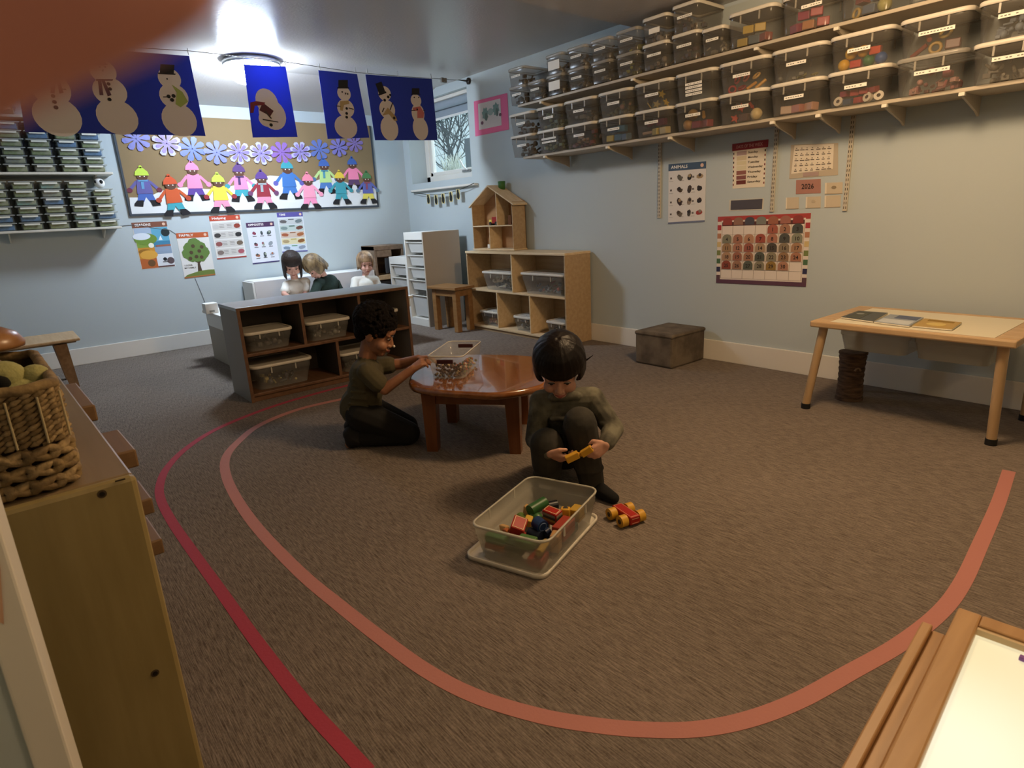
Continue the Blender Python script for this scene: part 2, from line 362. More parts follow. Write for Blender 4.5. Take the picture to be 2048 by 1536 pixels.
def heap(c, lx, ly, h, cols, label, seed, n=40, frac=.5, kinds=('block', 'rod', 'ball'), M=None, near=True):
    rnd = random.Random(seed); mb = MB()
    for k in range(n):
        r = rnd.uniform(.009, .02); col = rnd.choice(cols)
        p = Vector((rnd.uniform(-.36, .36)*lx, rnd.uniform(-.36, .1)*ly, .012+rnd.random()*h*frac*rnd.random()+r*.5)); p = (M @ p) if M is not None else Vector(c)+p
        shape(mb, rnd.choice(kinds), p, r, mat('toy_'+col.strip('#'), col, .5), rnd)
    return tag(mb.build('craft_pieces'), label, 'craft pieces', kind='stuff')
def shape(mb, kind, c, r, m, rnd):
    c = Vector(c)
    if kind == 'ball': mb.ell(c, r, m, u=12, w=8)
    elif kind == 'block':
        M = Matrix.Translation(c) @ Matrix.Rotation(rnd.uniform(-.5, .5), 4, 'Z') @ Matrix.Rotation(rnd.uniform(-.15, .15), 4, 'X'); mb.box((-r, -r*.8, -r*.7), (r, r*.8, r*.7), m, r*.15, M=M)
    elif kind == 'ring': 
        q = Euler((rnd.uniform(.6, 1.6), 0, rnd.uniform(-.6, .6))).to_matrix(); mb.tube([c+q @ Vector((r*.75*math.cos(a*.5236), r*.75*math.sin(a*.5236), 0)) for a in range(12)], r*.25, m, 7, closed=True)
    elif kind == 'rod': 
        q = Euler((rnd.uniform(-.4, .4), rnd.uniform(.9, 1.6), rnd.uniform(0, 3))).to_matrix(); mb.cyl(c-q @ Vector((0, 0, r*1.3)), c+q @ Vector((0, 0, r*1.3)), r*.35, m, n=10)
    elif kind == 'wheel': q = Euler((1.35, 0, rnd.uniform(-.4, .4))).to_matrix(); mb.cyl(c-q @ Vector((0, 0, r*.4)), c+q @ Vector((0, 0, r*.4)), r, m, n=16).cyl(c-q @ Vector((0, 0, r*.42)), c+q @ Vector((0, 0, r*.42)), r*.4, '#3a2c28', n=12)
    elif kind == 'star': 
        q = Euler((rnd.uniform(.9, 1.5), 0, rnd.uniform(0, 3))).to_matrix(); P = [c+q @ Vector(((r if k % 2 == 0 else r*.45)*math.cos(k*math.pi/5), (r if k % 2 == 0 else r*.45)*math.sin(k*math.pi/5), 0)) for k in range(10)]; mb.slab(P, q @ Vector((0, 0, 1)), r*.2, m)
def rrect(lx, ly, r, z, n=4):
    out = []
    for cx, cy, a0 in ((lx/2-r, ly/2-r, 0), (-lx/2+r, ly/2-r, 90), (-lx/2+r, -ly/2+r, 180), (lx/2-r, -ly/2+r, 270)):
        for i in range(n+1):
            a = math.radians(a0+90*i/n); out.append((cx+r*math.cos(a), cy+r*math.sin(a), z))
    return out
def loft(mb, loops, m, M=None, cap0=False, cap1=False, smooth=True):
    n = len(loops[0]); vs = [p for l in loops for p in l]
    fs = [[k*n+i, k*n+(i+1) % n, (k+1)*n+(i+1) % n, (k+1)*n+i] for k in range(len(loops)-1) for i in range(n)]
    mb.add(vs, fs, m, smooth, M)
    if cap0: mb.add(loops[0], [list(range(n))[::-1]], m, False, M)
    if cap1: mb.add(loops[-1], [list(range(n))], m, False, M)
def tub(c, lx, ly, h, label, rz=0.0, lid='cream', strip=None, group=None, name='storage_bin', wall=None, rimm=None, taper=0.84, ribs=True, cat='storage bin'):
    """open-topped tapered plastic bin, front towards local -y; optional lid and label strip"""
    M = Matrix.Translation(c) @ Matrix.Rotation(rz, 4, 'Z'); root = thing(name, label, cat, c, group); r = min(lx, ly)*0.13
    wall = wall or P_CLEAR; rimm = rimm or P_CLEAR2; tl = 1-(1-taper)*0.35
    b = MB(); loft(b, [rrect(lx*taper, ly*taper, r, 0.001), rrect(lx*taper, ly*taper, r, 0.006), rrect(lx*tl, ly*tl, r, h*0.66), rrect(lx*(tl+.015), ly*(tl+.015), r, h*0.67), rrect(lx*0.975, ly*0.975, r, h)], wall, M, cap0=True)
    if ribs:
        for sx in (-0.2, 0.2):
            b.box((sx*lx-.004, -ly*.5*.985-.002, h*.70), (sx*lx+.004, -ly*.5*.975+.001, h*.96), rimm, M=M)
            b.box((sx*lx-.004, ly*.5*.975-.001, h*.70), (sx*lx+.004, ly*.5*.985+.002, h*.96), rimm, M=M)
    b.build('bin_body', root)
    b = MB(); loft(b, [rrect(lx*.975, ly*.975, r, h-.003), rrect(lx, ly, r*1.1, h-.006), rrect(lx, ly, r*1.1, h), rrect(lx*.965, ly*.965, r, h+.001), rrect(lx*.965, ly*.965, r, h-.004)], rimm, M); b.build('rim', root)
    if lid:
        m = {'cream': M_LID, 'clear': M_LIDC}[lid]; b = MB(); z = h+.0015
        loft(b, [rrect(lx*1.015, ly*1.015, r*1.1, z-.007), rrect(lx*1.035, ly*1.035, r*1.15, z-.005), rrect(lx*1.035, ly*1.035, r*1.15, z+.009), rrect(lx*1.01, ly*1.01, r*1.1, z+.013), rrect(lx*.93, ly*.93, r, z+.013), rrect(lx*.92, ly*.92, r, z+.007)], m, M, cap1=True)
        b.build('lid', root)
    if strip:
        for (sx, sz, sw, sh) in strip:
            y = -ly/2*(taper+(tl-taper)*min(1, (sz/h)/.66)) if sz < .66*h else -ly*.5*.97
            b = MB().box((sx*lx-sw/2, y-.0045, sz-sh/2), (sx*lx+sw/2, y-.002, sz+sh/2), M_LABEL, M=M @ Matrix.Rotation(0, 4, 'X'))
            if .012 < sh < .028:
                for q in range(max(2, int(sw/.012))):
                    if q and random.random() < .85: b.box((sx*lx-sw/2+sw*(q-.35)/max(2, int(sw/.012)), y-.0052, sz-sh*.11), (sx*lx-sw/2+sw*(q+.25)/max(2, int(sw/.012)), y-.0044, sz+sh*.11), '#6b6760', M=M)
            b.build('label_strip', root)
    return root

# ------------------------------------------------------------------ birch bookcase by the right wall, dollhouse on top
bx0, bx1, by0, by1, bh = 1.497, 2.842, -0.308, -0.016, 0.745
T = 0.016
bc = thing('bookcase', 'light birch bookcase with five cubbies standing against the right wall', 'bookcase', ((bx0+bx1)/2, (by0+by1)/2, 0))
def panel(name, root, p0, p1, m, face=None, bev=0.003):
    mb = MB().box(p0, p1, m, bev)
    return mb.build(name, root)
panel('side_panel', bc, (bx0, by0, 0), (bx0+T, by1, bh), W_BIRCH); panel('side_panel', bc, (bx1-T, by0, 0), (bx1, by1, bh), W_BIRCH)
panel('top', bc, (bx0-.004, by0-.006, bh-.018), (bx1+.004, by1, bh+.002), W_BIRCHB)
panel('back_panel', bc, (bx0+T, by1-.008, .03), (bx1-T, by1, bh-.018), W_BIRCH)
panel('bottom_shelf', bc, (bx0+T, by0, .03), (bx1-T, by1-.008, .05), W_BIRCHB); panel('kick_board', bc, (bx0+T, by0+.015, 0), (bx1-T, by0+.03, .03), W_BIRCH)
panel('middle_shelf', bc, (bx0+T, by0, .378), (bx1-T, by1-.008, .394), W_BIRCHB)
def fx(u, v): return ony(u, v, by0).x
d1 = fx(1023, 545); e1, e2 = fx(995, 625), fx(1060, 633)
for x, z0, z1 in ((d1, .394, bh-.018), (e1, .05, .378), (e2, .05, .378)):
    panel('divider', bc, (x-.007, by0, z0), (x+.007, by1-.008, z1), W_BIRCHB)
def cubby_bin(u0, u1, v, z, h, label, cols, what, depth=.26, **k):
    x0, x1 = fx(u0, v), fx(u1, v); heap(Vector(((x0+x1)/2, by0+.02+depth/2, z+.002)), (x1-x0)*.86, depth*.86, h, cols, what, int(u0), 34, .95)
    return tub(((x0+x1)/2, by0+.02+depth/2, z+.0005), x1-x0, depth, h, label, group='bins in the birch bookcase', **k)
cubby_bin(960, 1021, 560, .394, .155, 'white lidded bin of cream pieces in the upper left cubby of the bookcase', ['#3f3a34', '#c9bfa5', '#6a6258'], 'loose dark and cream pieces in the upper left bookcase bin')
cubby_bin(1037, 1125, 565, .394, .165, 'largest white lidded bin with round pieces in the upper right cubby of the bookcase', ['#8a8f90', '#54565a', '#a8605a', '#6f7478'], 'loose round pieces in the upper right bookcase bin')
cubby_bin(955, 993, 632, .05, .125, 'white lidded bin with orange pieces in the lower left cubby of the bookcase', ['#a8603a', '#c9a068', '#6a4f44'], 'loose orange pieces in the lower left bookcase bin')
cubby_bin(1022, 1058, 640, .05, .118, 'white lidded bin in the lower middle cubby of the bookcase', ['#6a6a6e', '#8a8a84', '#b5aa92'], 'loose grey pieces in the lower middle bookcase bin')
cubby_bin(1087, 1127, 648, .05, .115, 'white lidded bin with a cream ring in the lower right cubby of the bookcase', ['#5f5f66', '#d0b070', '#8a6a5a'], 'loose mixed pieces in the lower right bookcase bin')

dy0, dy1 = -0.175, -0.02
def dx(u, v): return ony(u, v, dy0)
hl, hr = dx(947, 480).x, dx(1027, 480).x; z0 = bh+.004; ze = dx(1026, 403).z; pk = dx(972, 371); zm = dx(985, 452).z
dh = thing('dollhouse', 'plywood dollhouse with a pitched roof standing on top of the bookcase', 'dollhouse', ((hl+hr)/2, (dy0+dy1)/2, z0))
t = .009
panel('wall_panel', dh, (hl, dy0, z0), (hl+t, dy1, ze), W_BIRCH, bev=.001); panel('wall_panel', dh, (hr-t, dy0, z0), (hr, dy1, ze), W_BIRCH, bev=.001)
panel('floor_panel', dh, (hl-.01, dy0-.004, z0), (hr+.01, dy1, z0+.012), W_BIRCHB, bev=.001); panel('floor_panel', dh, (hl+t, dy0, zm-.005), (hr-t, dy1, zm+.005), W_BIRCHB, bev=.001)
px_, pz = (hl+hr)/2-.02, pk.z
MB().slab([(hl, dy1-.006, z0), (hr, dy1-.006, z0), (hr, dy1-.006, ze), (px_, dy1-.006, pz-.01), (hl, dy1-.006, ze)], (0, 1, 0), .006, wood('birch_back', '#a3744a', '#ad7f54')).build('back_panel', dh)
for sx, xe, ee in ((-1, hl-.03, ze-.02), (1, hr+.03, ze-.02)):
    MB().slab([(px_, dy0-.012, pz), (xe, dy0-.012, ee), (xe, dy0-.012, ee-.011), (px_, dy0-.012, pz-.014)], (0, 1, 0), dy1-dy0+.012, W_BIRCHB).build('roof_panel', dh)
ux = dx(992, 420).x; lx_ = dx(979, 475).x; zr = pz-(pz-ze)*(ux-px_)/(hr+.03-px_)-.02
panel('partition', dh, (ux-.004, dy0+.002, zm+.005), (ux+.004, dy1-.006, zr), W_BIRCHB, bev=.001)
panel('partition', dh, (lx_-.004, dy0+.002, z0+.012), (lx_+.004, dy1-.006, zm-.005), W_BIRCHB, bev=.001)
panel('window_opening', dh, (hr-.14, dy1-.0075, zm+.03), (hr-.02, dy1-.0065, ze-.01), mat('pale_wall_inside', '#cfc6b8', .7), bev=0)
cup = MB().lathe([(0, 0), (.03, 0), (.034, .075), (.031, .075), (.028, .004), (0, .004)], mat('green_cup', '#3d6b2d', .5), n=20)
o = tag(cup.build('cup', origin=(0, 0, 0)), 'green cup standing on the dollhouse roof ridge', 'cup'); o.location = (px_+.06, dy1-.045, pz-.045)
# things in the dollhouse
tk = thing('toy_truck', 'red and yellow toy truck in the upper left room of the dollhouse', 'toy truck', (dx(981, 448).x, -.11, zm+.0055))
x, y, z = WL[tk.name]
MB().box((x-.03, y-.025, z+.015), (x+.06, y+.025, z+.075), '#a32a22', .004).build('bed', tk); MB().box((x-.075, y-.025, z+.012), (x-.034, y+.025, z+.05), '#d9c25a', .004).build('cab', tk)
for q in (-.05, .035): MB().cyl((x+q, y-.032, z+.016), (x+q, y+.032, z+.016), .016, '#2a2422').build('wheels', tk)
tag(MB().box((dx(1003, 448).x, -.1, zm+.0055), (dx(1003, 448).x+.05, -.06, zm+.09), '#7a4a28', .006).build('toy_chair'), 'brown toy block in the upper right room of the dollhouse', 'toy')
x = dx(974, 487).x; tag(MB().box((x-.04, -.14, z0+.0125), (x-.005, -.09, z0+.05), '#d8cfc0', .004).build('toy_bed'), 'small white toy bed in the lower left room of the dollhouse', 'toy')
x = dx(1023, 487).x; tag(MB().box((x-.035, -.13, z0+.0125), (x+.025, -.07, z0+.1), '#ddd6c6', .006).build('toy_wardrobe'), 'white toy cupboard in the lower right room of the dollhouse', 'toy')

# ------------------------------------------------------------------ white tray drawer unit, stool
TX0, TX1, TY0, TY1 = 0.733, 1.096, -0.527, -0.09
M_SH = mat('white_drawer_unit', '#dcd9d0', .4); M_TRAY = plastic('white_tray', '#dedcd6', .72, .35)
du = thing('drawer_unit', 'white stepped drawer unit with sliding plastic trays in the far corner', 'drawer unit', ((TX0+TX1)/2, (TY0+TY1)/2, 0))
def column(x0, x1, h, trays, inner=False):
    w_ = .018
    MB().box((x0, TY0, 0), (x0+w_, TY1, h), M_SH, .002).build('side_panel', du)
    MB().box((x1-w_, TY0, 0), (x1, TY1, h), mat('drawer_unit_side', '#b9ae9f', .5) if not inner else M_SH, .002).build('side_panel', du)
    MB().box((x0+w_, TY0, h-.075), (x1-w_, TY1, h), M_SH, .002).build('top', du)
    MB().box((x0+w_, TY0, 0), (x1-w_, TY1, .075), M_SH, .002).build('plinth', du)
    MB().box((x0+w_, TY1-.006, .075), (x1-w_, TY1, h-.075), M_SH).build('back_panel', du)
    for (zt, th) in trays:
        M = Matrix.Translation(((x0+x1)/2, (TY0+TY1)/2-.005, zt-th)); lx, ly = x1-x0-2*w_-.02, TY1-TY0-.02
        b = MB(); loft(b, [rrect(lx*.86, ly*.86, .02, 0), rrect(lx*.95, ly*.95, .02, th)], M_TRAY, M, cap0=True); loft(b, [rrect(lx*.95, ly*.95, .02, th-.008), rrect(lx+.014, ly, .012, th-.008), rrect(lx+.014, ly, .012, th), rrect(lx*.94, ly*.94, .02, th)], M_SH, M)
        b.build('tray', du)
column(TX0, TX1, .94, [(.845, .105), (.715, .105), (.59, .105), (.465, .1), (.31, .215)])
column(TX0-.355, TX0, .69, [(.60, .1), (.475, .105), (.35, .1), (.225, .12)], True)
W_STOOL = W_HONEY
a0 = Vector((1.243, -.566, 0)); a1 = Vector((1.60, -.531, 0)); e = (a1-a0).normalized(); nrm = Vector((-e.y, e.x, 0)); MS = Matrix(((e.x, nrm.x, 0, a0.x), (e.y, nrm.y, 0, a0.y), (0, 0, 1, 0), (0, 0, 0, 1)))
L_ = (a1-a0).length; D_ = .21
st = thing('stool', 'honey brown square wooden stool between the drawer unit and the bookcase', 'stool', MS @ Vector((L_/2, D_/2, 0)))
MB().box((-.03, -.03, .405), (L_+.03, D_+.01, .432), W_HONEY, .005, M=MS).build('seat', st)
MB().box((.03, .004, .34), (L_-.03, .024, .405), W_HONEY, .003, M=MS).box((L_-.024, .03, .34), (L_-.004, D_-.03, .405), W_HONEY, .003, M=MS).box((.004, .03, .34), (.024, D_-.03, .405), W_HONEY, .003, M=MS).build('apron', st)
for x, y in ((0, 0), (L_-.055, 0), (0, D_-.055), (L_-.055, D_-.055)): MB().box((x, y, 0), (x+.055, y+.055, .405), W_HONEY, .004, M=MS).build('leg', st)

# ------------------------------------------------------------------ grey shelf unit in the middle
gx0, gx1 = 2.066, 2.447; gy0, gy1 = -2.716, -1.52; gh = .603
gs = thing('shelf_unit', 'low grey laminate shelf unit with brown edges standing behind the kneeling child', 'shelf unit', ((gx0+gx1)/2, (gy0+gy1)/2, 0))
T = .019
panel('end_panel', gs, (gx0, gy0, 0), (gx1-.004, gy0+T, gh-.012), M_GREY); panel('end_panel', gs, (gx0, gy1-T, 0), (gx1-.004, gy1, gh-.012), M_GREY)
panel('top', gs, (gx0-.003, gy0-.003, gh-.02), (gx1-.003, gy1+.003, gh), M_GREYT)
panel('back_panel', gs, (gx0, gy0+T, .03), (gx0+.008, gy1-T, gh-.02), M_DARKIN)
panel('bottom_shelf', gs, (gx0+.008, gy0+T, .035), (gx1-.003, gy1-T, .055), M_EDGE); panel('kick_board', gs, (gx1-.03, gy0+T, 0), (gx1-.014, gy1-T, .035), M_EDGE)
panel('middle_shelf', gs, (gx0+.008, gy0+T, .292), (gx1-.003, gy1-T, .312), M_EDGE)
def gy(u, v): return onx(u, v, gx1).y
m1, m2, n1 = gy(606, 645), gy(720, 620), gy(678, 715)
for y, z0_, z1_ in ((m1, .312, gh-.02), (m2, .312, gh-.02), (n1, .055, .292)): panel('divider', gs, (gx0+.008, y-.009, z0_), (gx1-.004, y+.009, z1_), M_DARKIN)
for y, z0_, z1_ in ((gy0+.0095, 0, gh-.02), (gy1-.0095, 0, gh-.02), (m1, .312, gh-.02), (m2, .312, gh-.02), (n1, .055, .292)):
    panel('edge_strip', gs, (gx1-.004, y-.0098, z0_), (gx1-.001, y+.0098, z1_), M_EDGE, bev=0)
panel('edge_strip', gs, (gx1-.003, gy0, gh-.02), (gx1, gy1, gh-.002), M_EDGE, bev=0)
def shelf_bin(u0, u1, v, z, h, label, cols, what, depth=.29, **k):
    y0_, y1_ = gy(u0, v), gy(u1, v); y0_ = max(y0_, gy0+.025); y1_ = min(y1_, gy1-.025)
    heap(None, (y1_-y0_)*.8, depth*.86, h, cols, what, int(u0), 22, .7, M=Matrix.Translation((gx1-.03-depth/2, (y0_+y1_)/2, z+.002)) @ Matrix.Rotation(math.pi/2, 4, 'Z'))
    return tub((gx1-.03-depth/2, (y0_+y1_)/2, z+.0005), (y1_-y0_)*.965, depth, h, label, rz=math.pi/2, group='bins in the grey shelf unit', **k)
shelf_bin(487, 592, 665, .312, .112, 'lidded bin in the upper left cubby of the grey shelf unit', ['#4f4c4a', '#6a6764'], 'loose dark pieces in the upper left grey shelf bin')
shelf_bin(614, 707, 640, .312, .118, 'lidded bin of pale pieces in the upper middle cubby of the grey shelf unit', ['#8a877f', '#b5b0a4', '#6a665f'], 'loose pale pieces in the upper middle grey shelf bin')
shelf_bin(735, 803, 620, .312, .12, 'lidded bin in the upper right cubby of the grey shelf unit', ['#6a665f', '#55524c'], 'loose grey pieces in the upper right grey shelf bin')
shelf_bin(505, 634, 740, .055, .15, 'large lidded bin in the lower left cubby of the grey shelf unit', ['#45454a', '#5f5f63', '#c9b87a'], 'loose dark pieces in the lower left grey shelf bin', depth=.33)
shelf_bin(683, 790, 715, .055, .125, 'lidded bin in the lower right cubby of the grey shelf unit', ['#4a4844', '#5f5b54'], 'loose dark pieces in the lower right grey shelf bin')

# ------------------------------------------------------------------ white play table and bench behind the shelf
wq_ = onz(428, 716, 0); wx, wy = wq_.x, wq_.y
wt = thing('play_table', 'low white play table showing its left end behind the grey shelf unit', 'table', (1.2, -1.7, 0))
MB().box((wx-.02, wy-.02, .395), (1.62, -1.0, .418), M_WHITE, .004).build('tabletop', wt)
MB().box((wx, wy, .29), (1.6, wy+.02, .395), M_WHITE, .002).box((1.58, wy+.02, .32), (1.6, -1.02, .395), M_WHITE, .002).build('apron', wt)
for y in (wy+.004, -1.2): MB().box((wx+.004, y, 0), (1.58, y+.018, .33), mat('grey_side', '#a0978a', .6), .002).build('leg_panel', wt)
bp = thing('white_bench', 'long low white bench standing along the back wall behind the three children', 'bench', (.2, -1.4, 0))
BE = onx(748, 500, .36).y-.012
MB().box((.03, -1.965, 0), (.34, -1.945, .565), M_WHITE, .003).build('end_panel', bp); MB().box((.03, BE-.02, 0), (.34, BE, .565), M_WHITE, .003).build('end_panel', bp)
MB().box((.31, -1.945, .04), (.342, BE-.02, .572), mat('bench_front', '#c9c4c2', .5), .002).build('front_panel', bp)
MB().box((.03, -1.945, .555), (.309, BE-.02, .574), M_WHITE, .002).build('top', bp)
p = onx(421, 622, 1.0)
bxy = p.y
bxx = thing('tissue_box', 'small white box on the left end of the white play table', 'box', (1.0, p.y, .4185))
MB().box((.95, p.y-.045, .4185), (1.05, p.y+.05, .50), mat('pale_box', '#dfe0de', .6), .004).build('carton', bxx); MB().box((1.0502, p.y-.02, .43), (1.051, p.y+.02, .445), '#8d8f90').build('print', bxx)
# wooden play kitchen by the back wall
kx = .16
def ky(u, v): return onx(u, v, .36)
q0, q1 = ky(748, 500), ky(806, 490)
pk_ = thing('play_kitchen', 'brown wooden play kitchen with dark openings beside the white drawer unit', 'play kitchen', (.2, (q0.y+q1.y)/2, 0))
yl, yr, zt = q0.y, q1.y, q0.z
zt = ky(790, 489).z; ya = ky(748, 560).y
WK = wood('kitchen_wood', '#6d5844', '#7c6550', .6)
MB().box((.06, yl, .0), (.36, yl+.025, zt), WK, .004).box((.06, yr-.025, .0), (.36, yr, zt), WK, .004).build('side_panel', pk_)
MB().box((.06, yl, zt-.05), (.362, yr, zt), WK, .006).box((.3, yl+.025, zt-.12), (.36, yr-.15, zt-.05), WK, .004).build('top', pk_)
MB().box((.06, yl+.02, .45), (.361, yr-.02, .50), W_BIRCH, .004).build('worktop', pk_)
MB().box((.34, yl+.12, .515), (.352, yl+.3, zt-.13), mat('dark_screen', '#3a3d42', .4), .004).build('window_opening', pk_)
MB().box((.06, yl+.02, .02), (.08, yr-.02, zt-.02), WK).build('back_panel', pk_)
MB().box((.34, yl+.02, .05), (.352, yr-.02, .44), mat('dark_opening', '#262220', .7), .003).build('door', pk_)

# ------------------------------------------------------------------ low cherry table
TZ = .335
ol = smooth_loop([(x, y, TZ) for x, y in [(3.944, -2.418), (3.777, -2.311), (3.68, -2.16), (3.594, -1.985), (3.7, -1.83), (3.98, -1.675), (4.18, -1.74), (4.36, -1.92), (4.429, -2.051), (4.377, -2.231), (4.252, -2.323), (4.097, -2.401)]], 6)
lt = thing('low_table', 'low glossy cherry wood table with a rounded top beside the kneeling child', 'table', (4.03, -2.07, 0))
cx_, cy_ = 4.03, -2.06
def ring(k, z): return [((p.x-cx_)*k+cx_, (p.y-cy_)*k+cy_, z) for p in ol]
mb = MB(); loft(mb, [ring(.965, TZ-.034), ring(.99, TZ-.030), ring(1.0, TZ-.017), ring(.99, TZ-.004), ring(.965, TZ)], W_CHERRY, cap0=True, cap1=True); mb.build('tabletop', lt)
lg = [Vector((3.985, -2.355, 0)), Vector((4.31, -2.095, 0)), Vector((4.02, -1.79, 0)), Vector((3.70, -2.04, 0))]
cen = sum(lg, Vector())/4
for i in range(4):
    a, b = lg[i], lg[(i+1) % 4]; a = a+(cen-a)*.02; b = b+(cen-b)*.02
    d_ = (b-a).normalized(); n_ = Vector((d_.y, -d_.x, 0))
    MB().slab([a+Vector((0, 0, .236)), b+Vector((0, 0, .236)), b+Vector((0, 0, TZ-.034)), a+Vector((0, 0, TZ-.034))], n_, .016, W_CHERRYD).build('apron', lt)
for p in lg:
    q = p+(cen-p)*.05; d_ = (cen-p).normalized(); ang = math.atan2(d_.y, d_.x)+math.pi/4; mb = MB()
    l0 = [(Matrix.Translation(p+(cen-p)*.03) @ Matrix.Rotation(ang, 4, 'Z')) @ Vector((sx*.026, sy*.026, 0)) for sx, sy in ((1, 1), (-1, 1), (-1, -1), (1, -1))]
    l1 = [(Matrix.Translation(q) @ Matrix.Rotation(ang, 4, 'Z')) @ Vector((sx*.034, sy*.034, TZ-.034)) for sx, sy in ((1, 1), (-1, 1), (-1, -1), (1, -1))]
    loft(mb, [l0, l1], W_CHERRYD, cap0=True, cap1=True, smooth=False); mb.build('leg', lt)
# clear bin on the table, sized from its rim
cb = [onz(*q, TZ+.115) for q in ((852, 713), (925, 713), (962, 683), (900, 680))]
c0 = sum(cb, Vector())/4; c0.z = TZ+.001
dl = ((cb[3]-cb[0])+(cb[2]-cb[1]))/2; LL = dl.length; wv = ((cb[1]-cb[0])+(cb[2]-cb[3]))/2
TB_ANG = math.atan2(dl.y, dl.x); TB_C = c0; TB_L, TB_W = min(LL, .40), wv.length
P_WATER = plastic('very_clear_plastic', '#c5c1b8', .3, .12)
tbn = tub(c0, TB_L, TB_W, .115, 'clear open bin of coloured beads on the low cherry table', rz=TB_ANG, lid=None, wall=P_WATER, rimm=plastic('pale_clear_rim', '#d5d0c6', .75), taper=.86, ribs=False)
M = Matrix.Translation(c0) @ Matrix.Rotation(TB_ANG, 4, 'Z')
for s_ in (-1, 1): MB().box((s_*TB_L*.492-.004, -.04, .078), (s_*TB_L*.492+.004, .04, .098), mat('dark_red_handle', '#3d1a1c', .4), .003, M=M).build('handle', tbn)
random.seed(11)
cols = ['#a3402c', '#d9a58c', '#c9b58a', '#6f7a3a', '#b5672f', '#3a2c28', '#8a4a52', '#c9c0a0', '#e07a5a', '#4f5a3c']
gm = []
for i in range(170):
    x = random.uniform(-.40, -.2)*TB_L if i < 95 else random.uniform(-.2, .36)*TB_L; y = random.uniform(-.38, .38)*TB_W if i < 95 else random.uniform(-.38, -.05)*TB_W; z = .004+(random.choice((0, .012, .024, .036, .046)) if i < 95 else random.choice((0, .012, .024)))
    bc = ['#3a2c28', '#4a382c', '#c9b58a', '#54423a', '#6a4a34', '#2f2622'][i % 6] if i < 95 else cols[i % 10]
    g_ = MB().ell((0, 0, 0), (.0078, .007, .0062), mat('bead_'+bc.strip('#'), bc, .2), u=8, w=6)
    o = g_.build('bead', origin=(0, 0, 0)); o.location = M @ Vector((x, y, z+.007)); o.rotation_euler = (random.random(), random.random(), 3*random.random())
    tag(o, 'glossy coloured bead in the clear bin on the cherry table', 'bead', 'beads in the clear bin')

# ------------------------------------------------------------------ light-topped play table by the right wall
fa, fb, fc = onz(1619.6, 641.2, .48), onz(2046, 684, .48), onz(1695.8, 607.9, .48)
ex_ = (fb-fa).normalized(); ey_ = Vector((-ex_.y, ex_.x, 0)); FL, FD = .83, .58
MF = Matrix(((ex_.x, ey_.x, 0, fa.x), (ex_.y, ey_.y, 0, fa.y), (0, 0, 1, 0), (0, 0, 0, 1)))
ft = thing('play_table', 'pale pine play table with a white top and four round legs by the right wall', 'table', MF @ Vector((FL/2, FD/2, 0)))
fw = .075; z1_, z0_ = .48, .448
for nm, p0, p1 in (('frame_rail', (0, 0, z0_), (FL, fw*.45, z1_)), ('frame_rail', (0, FD-fw*.6, z0_), (FL, FD, z1_)), ('frame_rail', (0, fw*.45, z0_), (fw*1.1, FD-fw*.6, z1_)), ('frame_rail', (FL-fw*1.1, fw*.45, z0_), (FL, FD-fw*.6, z1_))):
    MB().box(p0, p1, W_PINE, .007, M=MF).build(nm, ft)
MB().box((fw*1.1, fw*.45, z0_+.012), (FL-fw*1.1, FD-fw*.6, z1_-.002), mat('cream_board', '#d8cfb6', .45), M=MF).build('tabletop', ft)
MF_INV = MF.inverted()
for (u, v) in ((1611, 816), (1981, 889)):
    b_ = onz(u, v, 0); l_ = MF_INV @ b_
    tp = MF @ Vector((min(max(l_.x, .05), FL-.05), .05, z0_)); lm = MB().cyl(b_+Vector((0, 0, .02)), tp, .0195, W_PINEL, .021, 20); o = lm.build('leg', ft)
    MB().cyl(b_, b_+Vector((0, 0, .028)), .0225, mat('black_rubber', '#141313', .6), n=20).build('rubber_foot', o)
for lx_2 in (.03, FL-.03):
    b_ = MF @ Vector((lx_2, FD-.035, 0)); o = MB().cyl(b_+Vector((0, 0, .02)), b_+Vector((0, 0, z0_)), .0195, W_PINEL, .021, 20).build('leg', ft)
    MB().cyl(b_, b_+Vector((0, 0, .028)), .0225, mat('black_rubber', '#141313', .6), n=20).build('rubber_foot', o)
def undertub(x0, x1, label):
    c_ = MF @ Vector(((x0+x1)/2, FD/2, z0_-.115)); tub(c_, x1-x0, .42, .114, label, rz=math.atan2(ex_.y, ex_.x), lid=None, wall=P_MILK, rimm=P_MILKR, ribs=False, name='hanging_bin', taper=.88)
undertub(.1, .42, 'milky plastic tub hanging under the left half of the pine play table')
undertub(.43, .74, 'milky plastic tub hanging under the right half of the pine play table')
def book(px, c1, label, deco):
    q = [onz(u, v, .4805) for u, v in px]; root = thing('book', label, 'book', sum(q, Vector())/4, 'books lying on the pine play table')
    MB().slab(q, (0, 0, 1), .006, mat('page_cream', '#d8d0bd', .7)).build('pages', root)
    sh = Sheet(*[p+Vector((0, 0, .0062)) for p in q], (0, 0, 1)); mb = MB(); sh.quad(mb, 0, 0, 1, 1, c1); deco(sh, mb); mb.build('cover', root)
sc = lambda u, v: (1560+u/4.197, 590+v/4.197)
book([sc(655, 142), sc(905, 160), sc(780, 232), sc(510, 195)], mat('dark_book_cover', '#3b3d3a', .35), 'dark grey picture book at the left end of the pine table', lambda sh, mb: (sh.quad(mb, .1, .1, .55, .9, '#4d5048', .0008), sh.disc(mb, .3, .4, .02, '#8a8d88', .0016)))
book([sc(925, 172), sc(1205, 200), sc(1085, 272), sc(790, 235)], mat('blue_book_cover', '#8d95a0', .35), 'pale blue picture book between the dark and the tan books', lambda sh, mb: (sh.quad(mb, .05, .55, .95, .95, '#b9bec2', .0008), sh.quad(mb, .3, .05, .95, .4, '#59627a', .0008)))
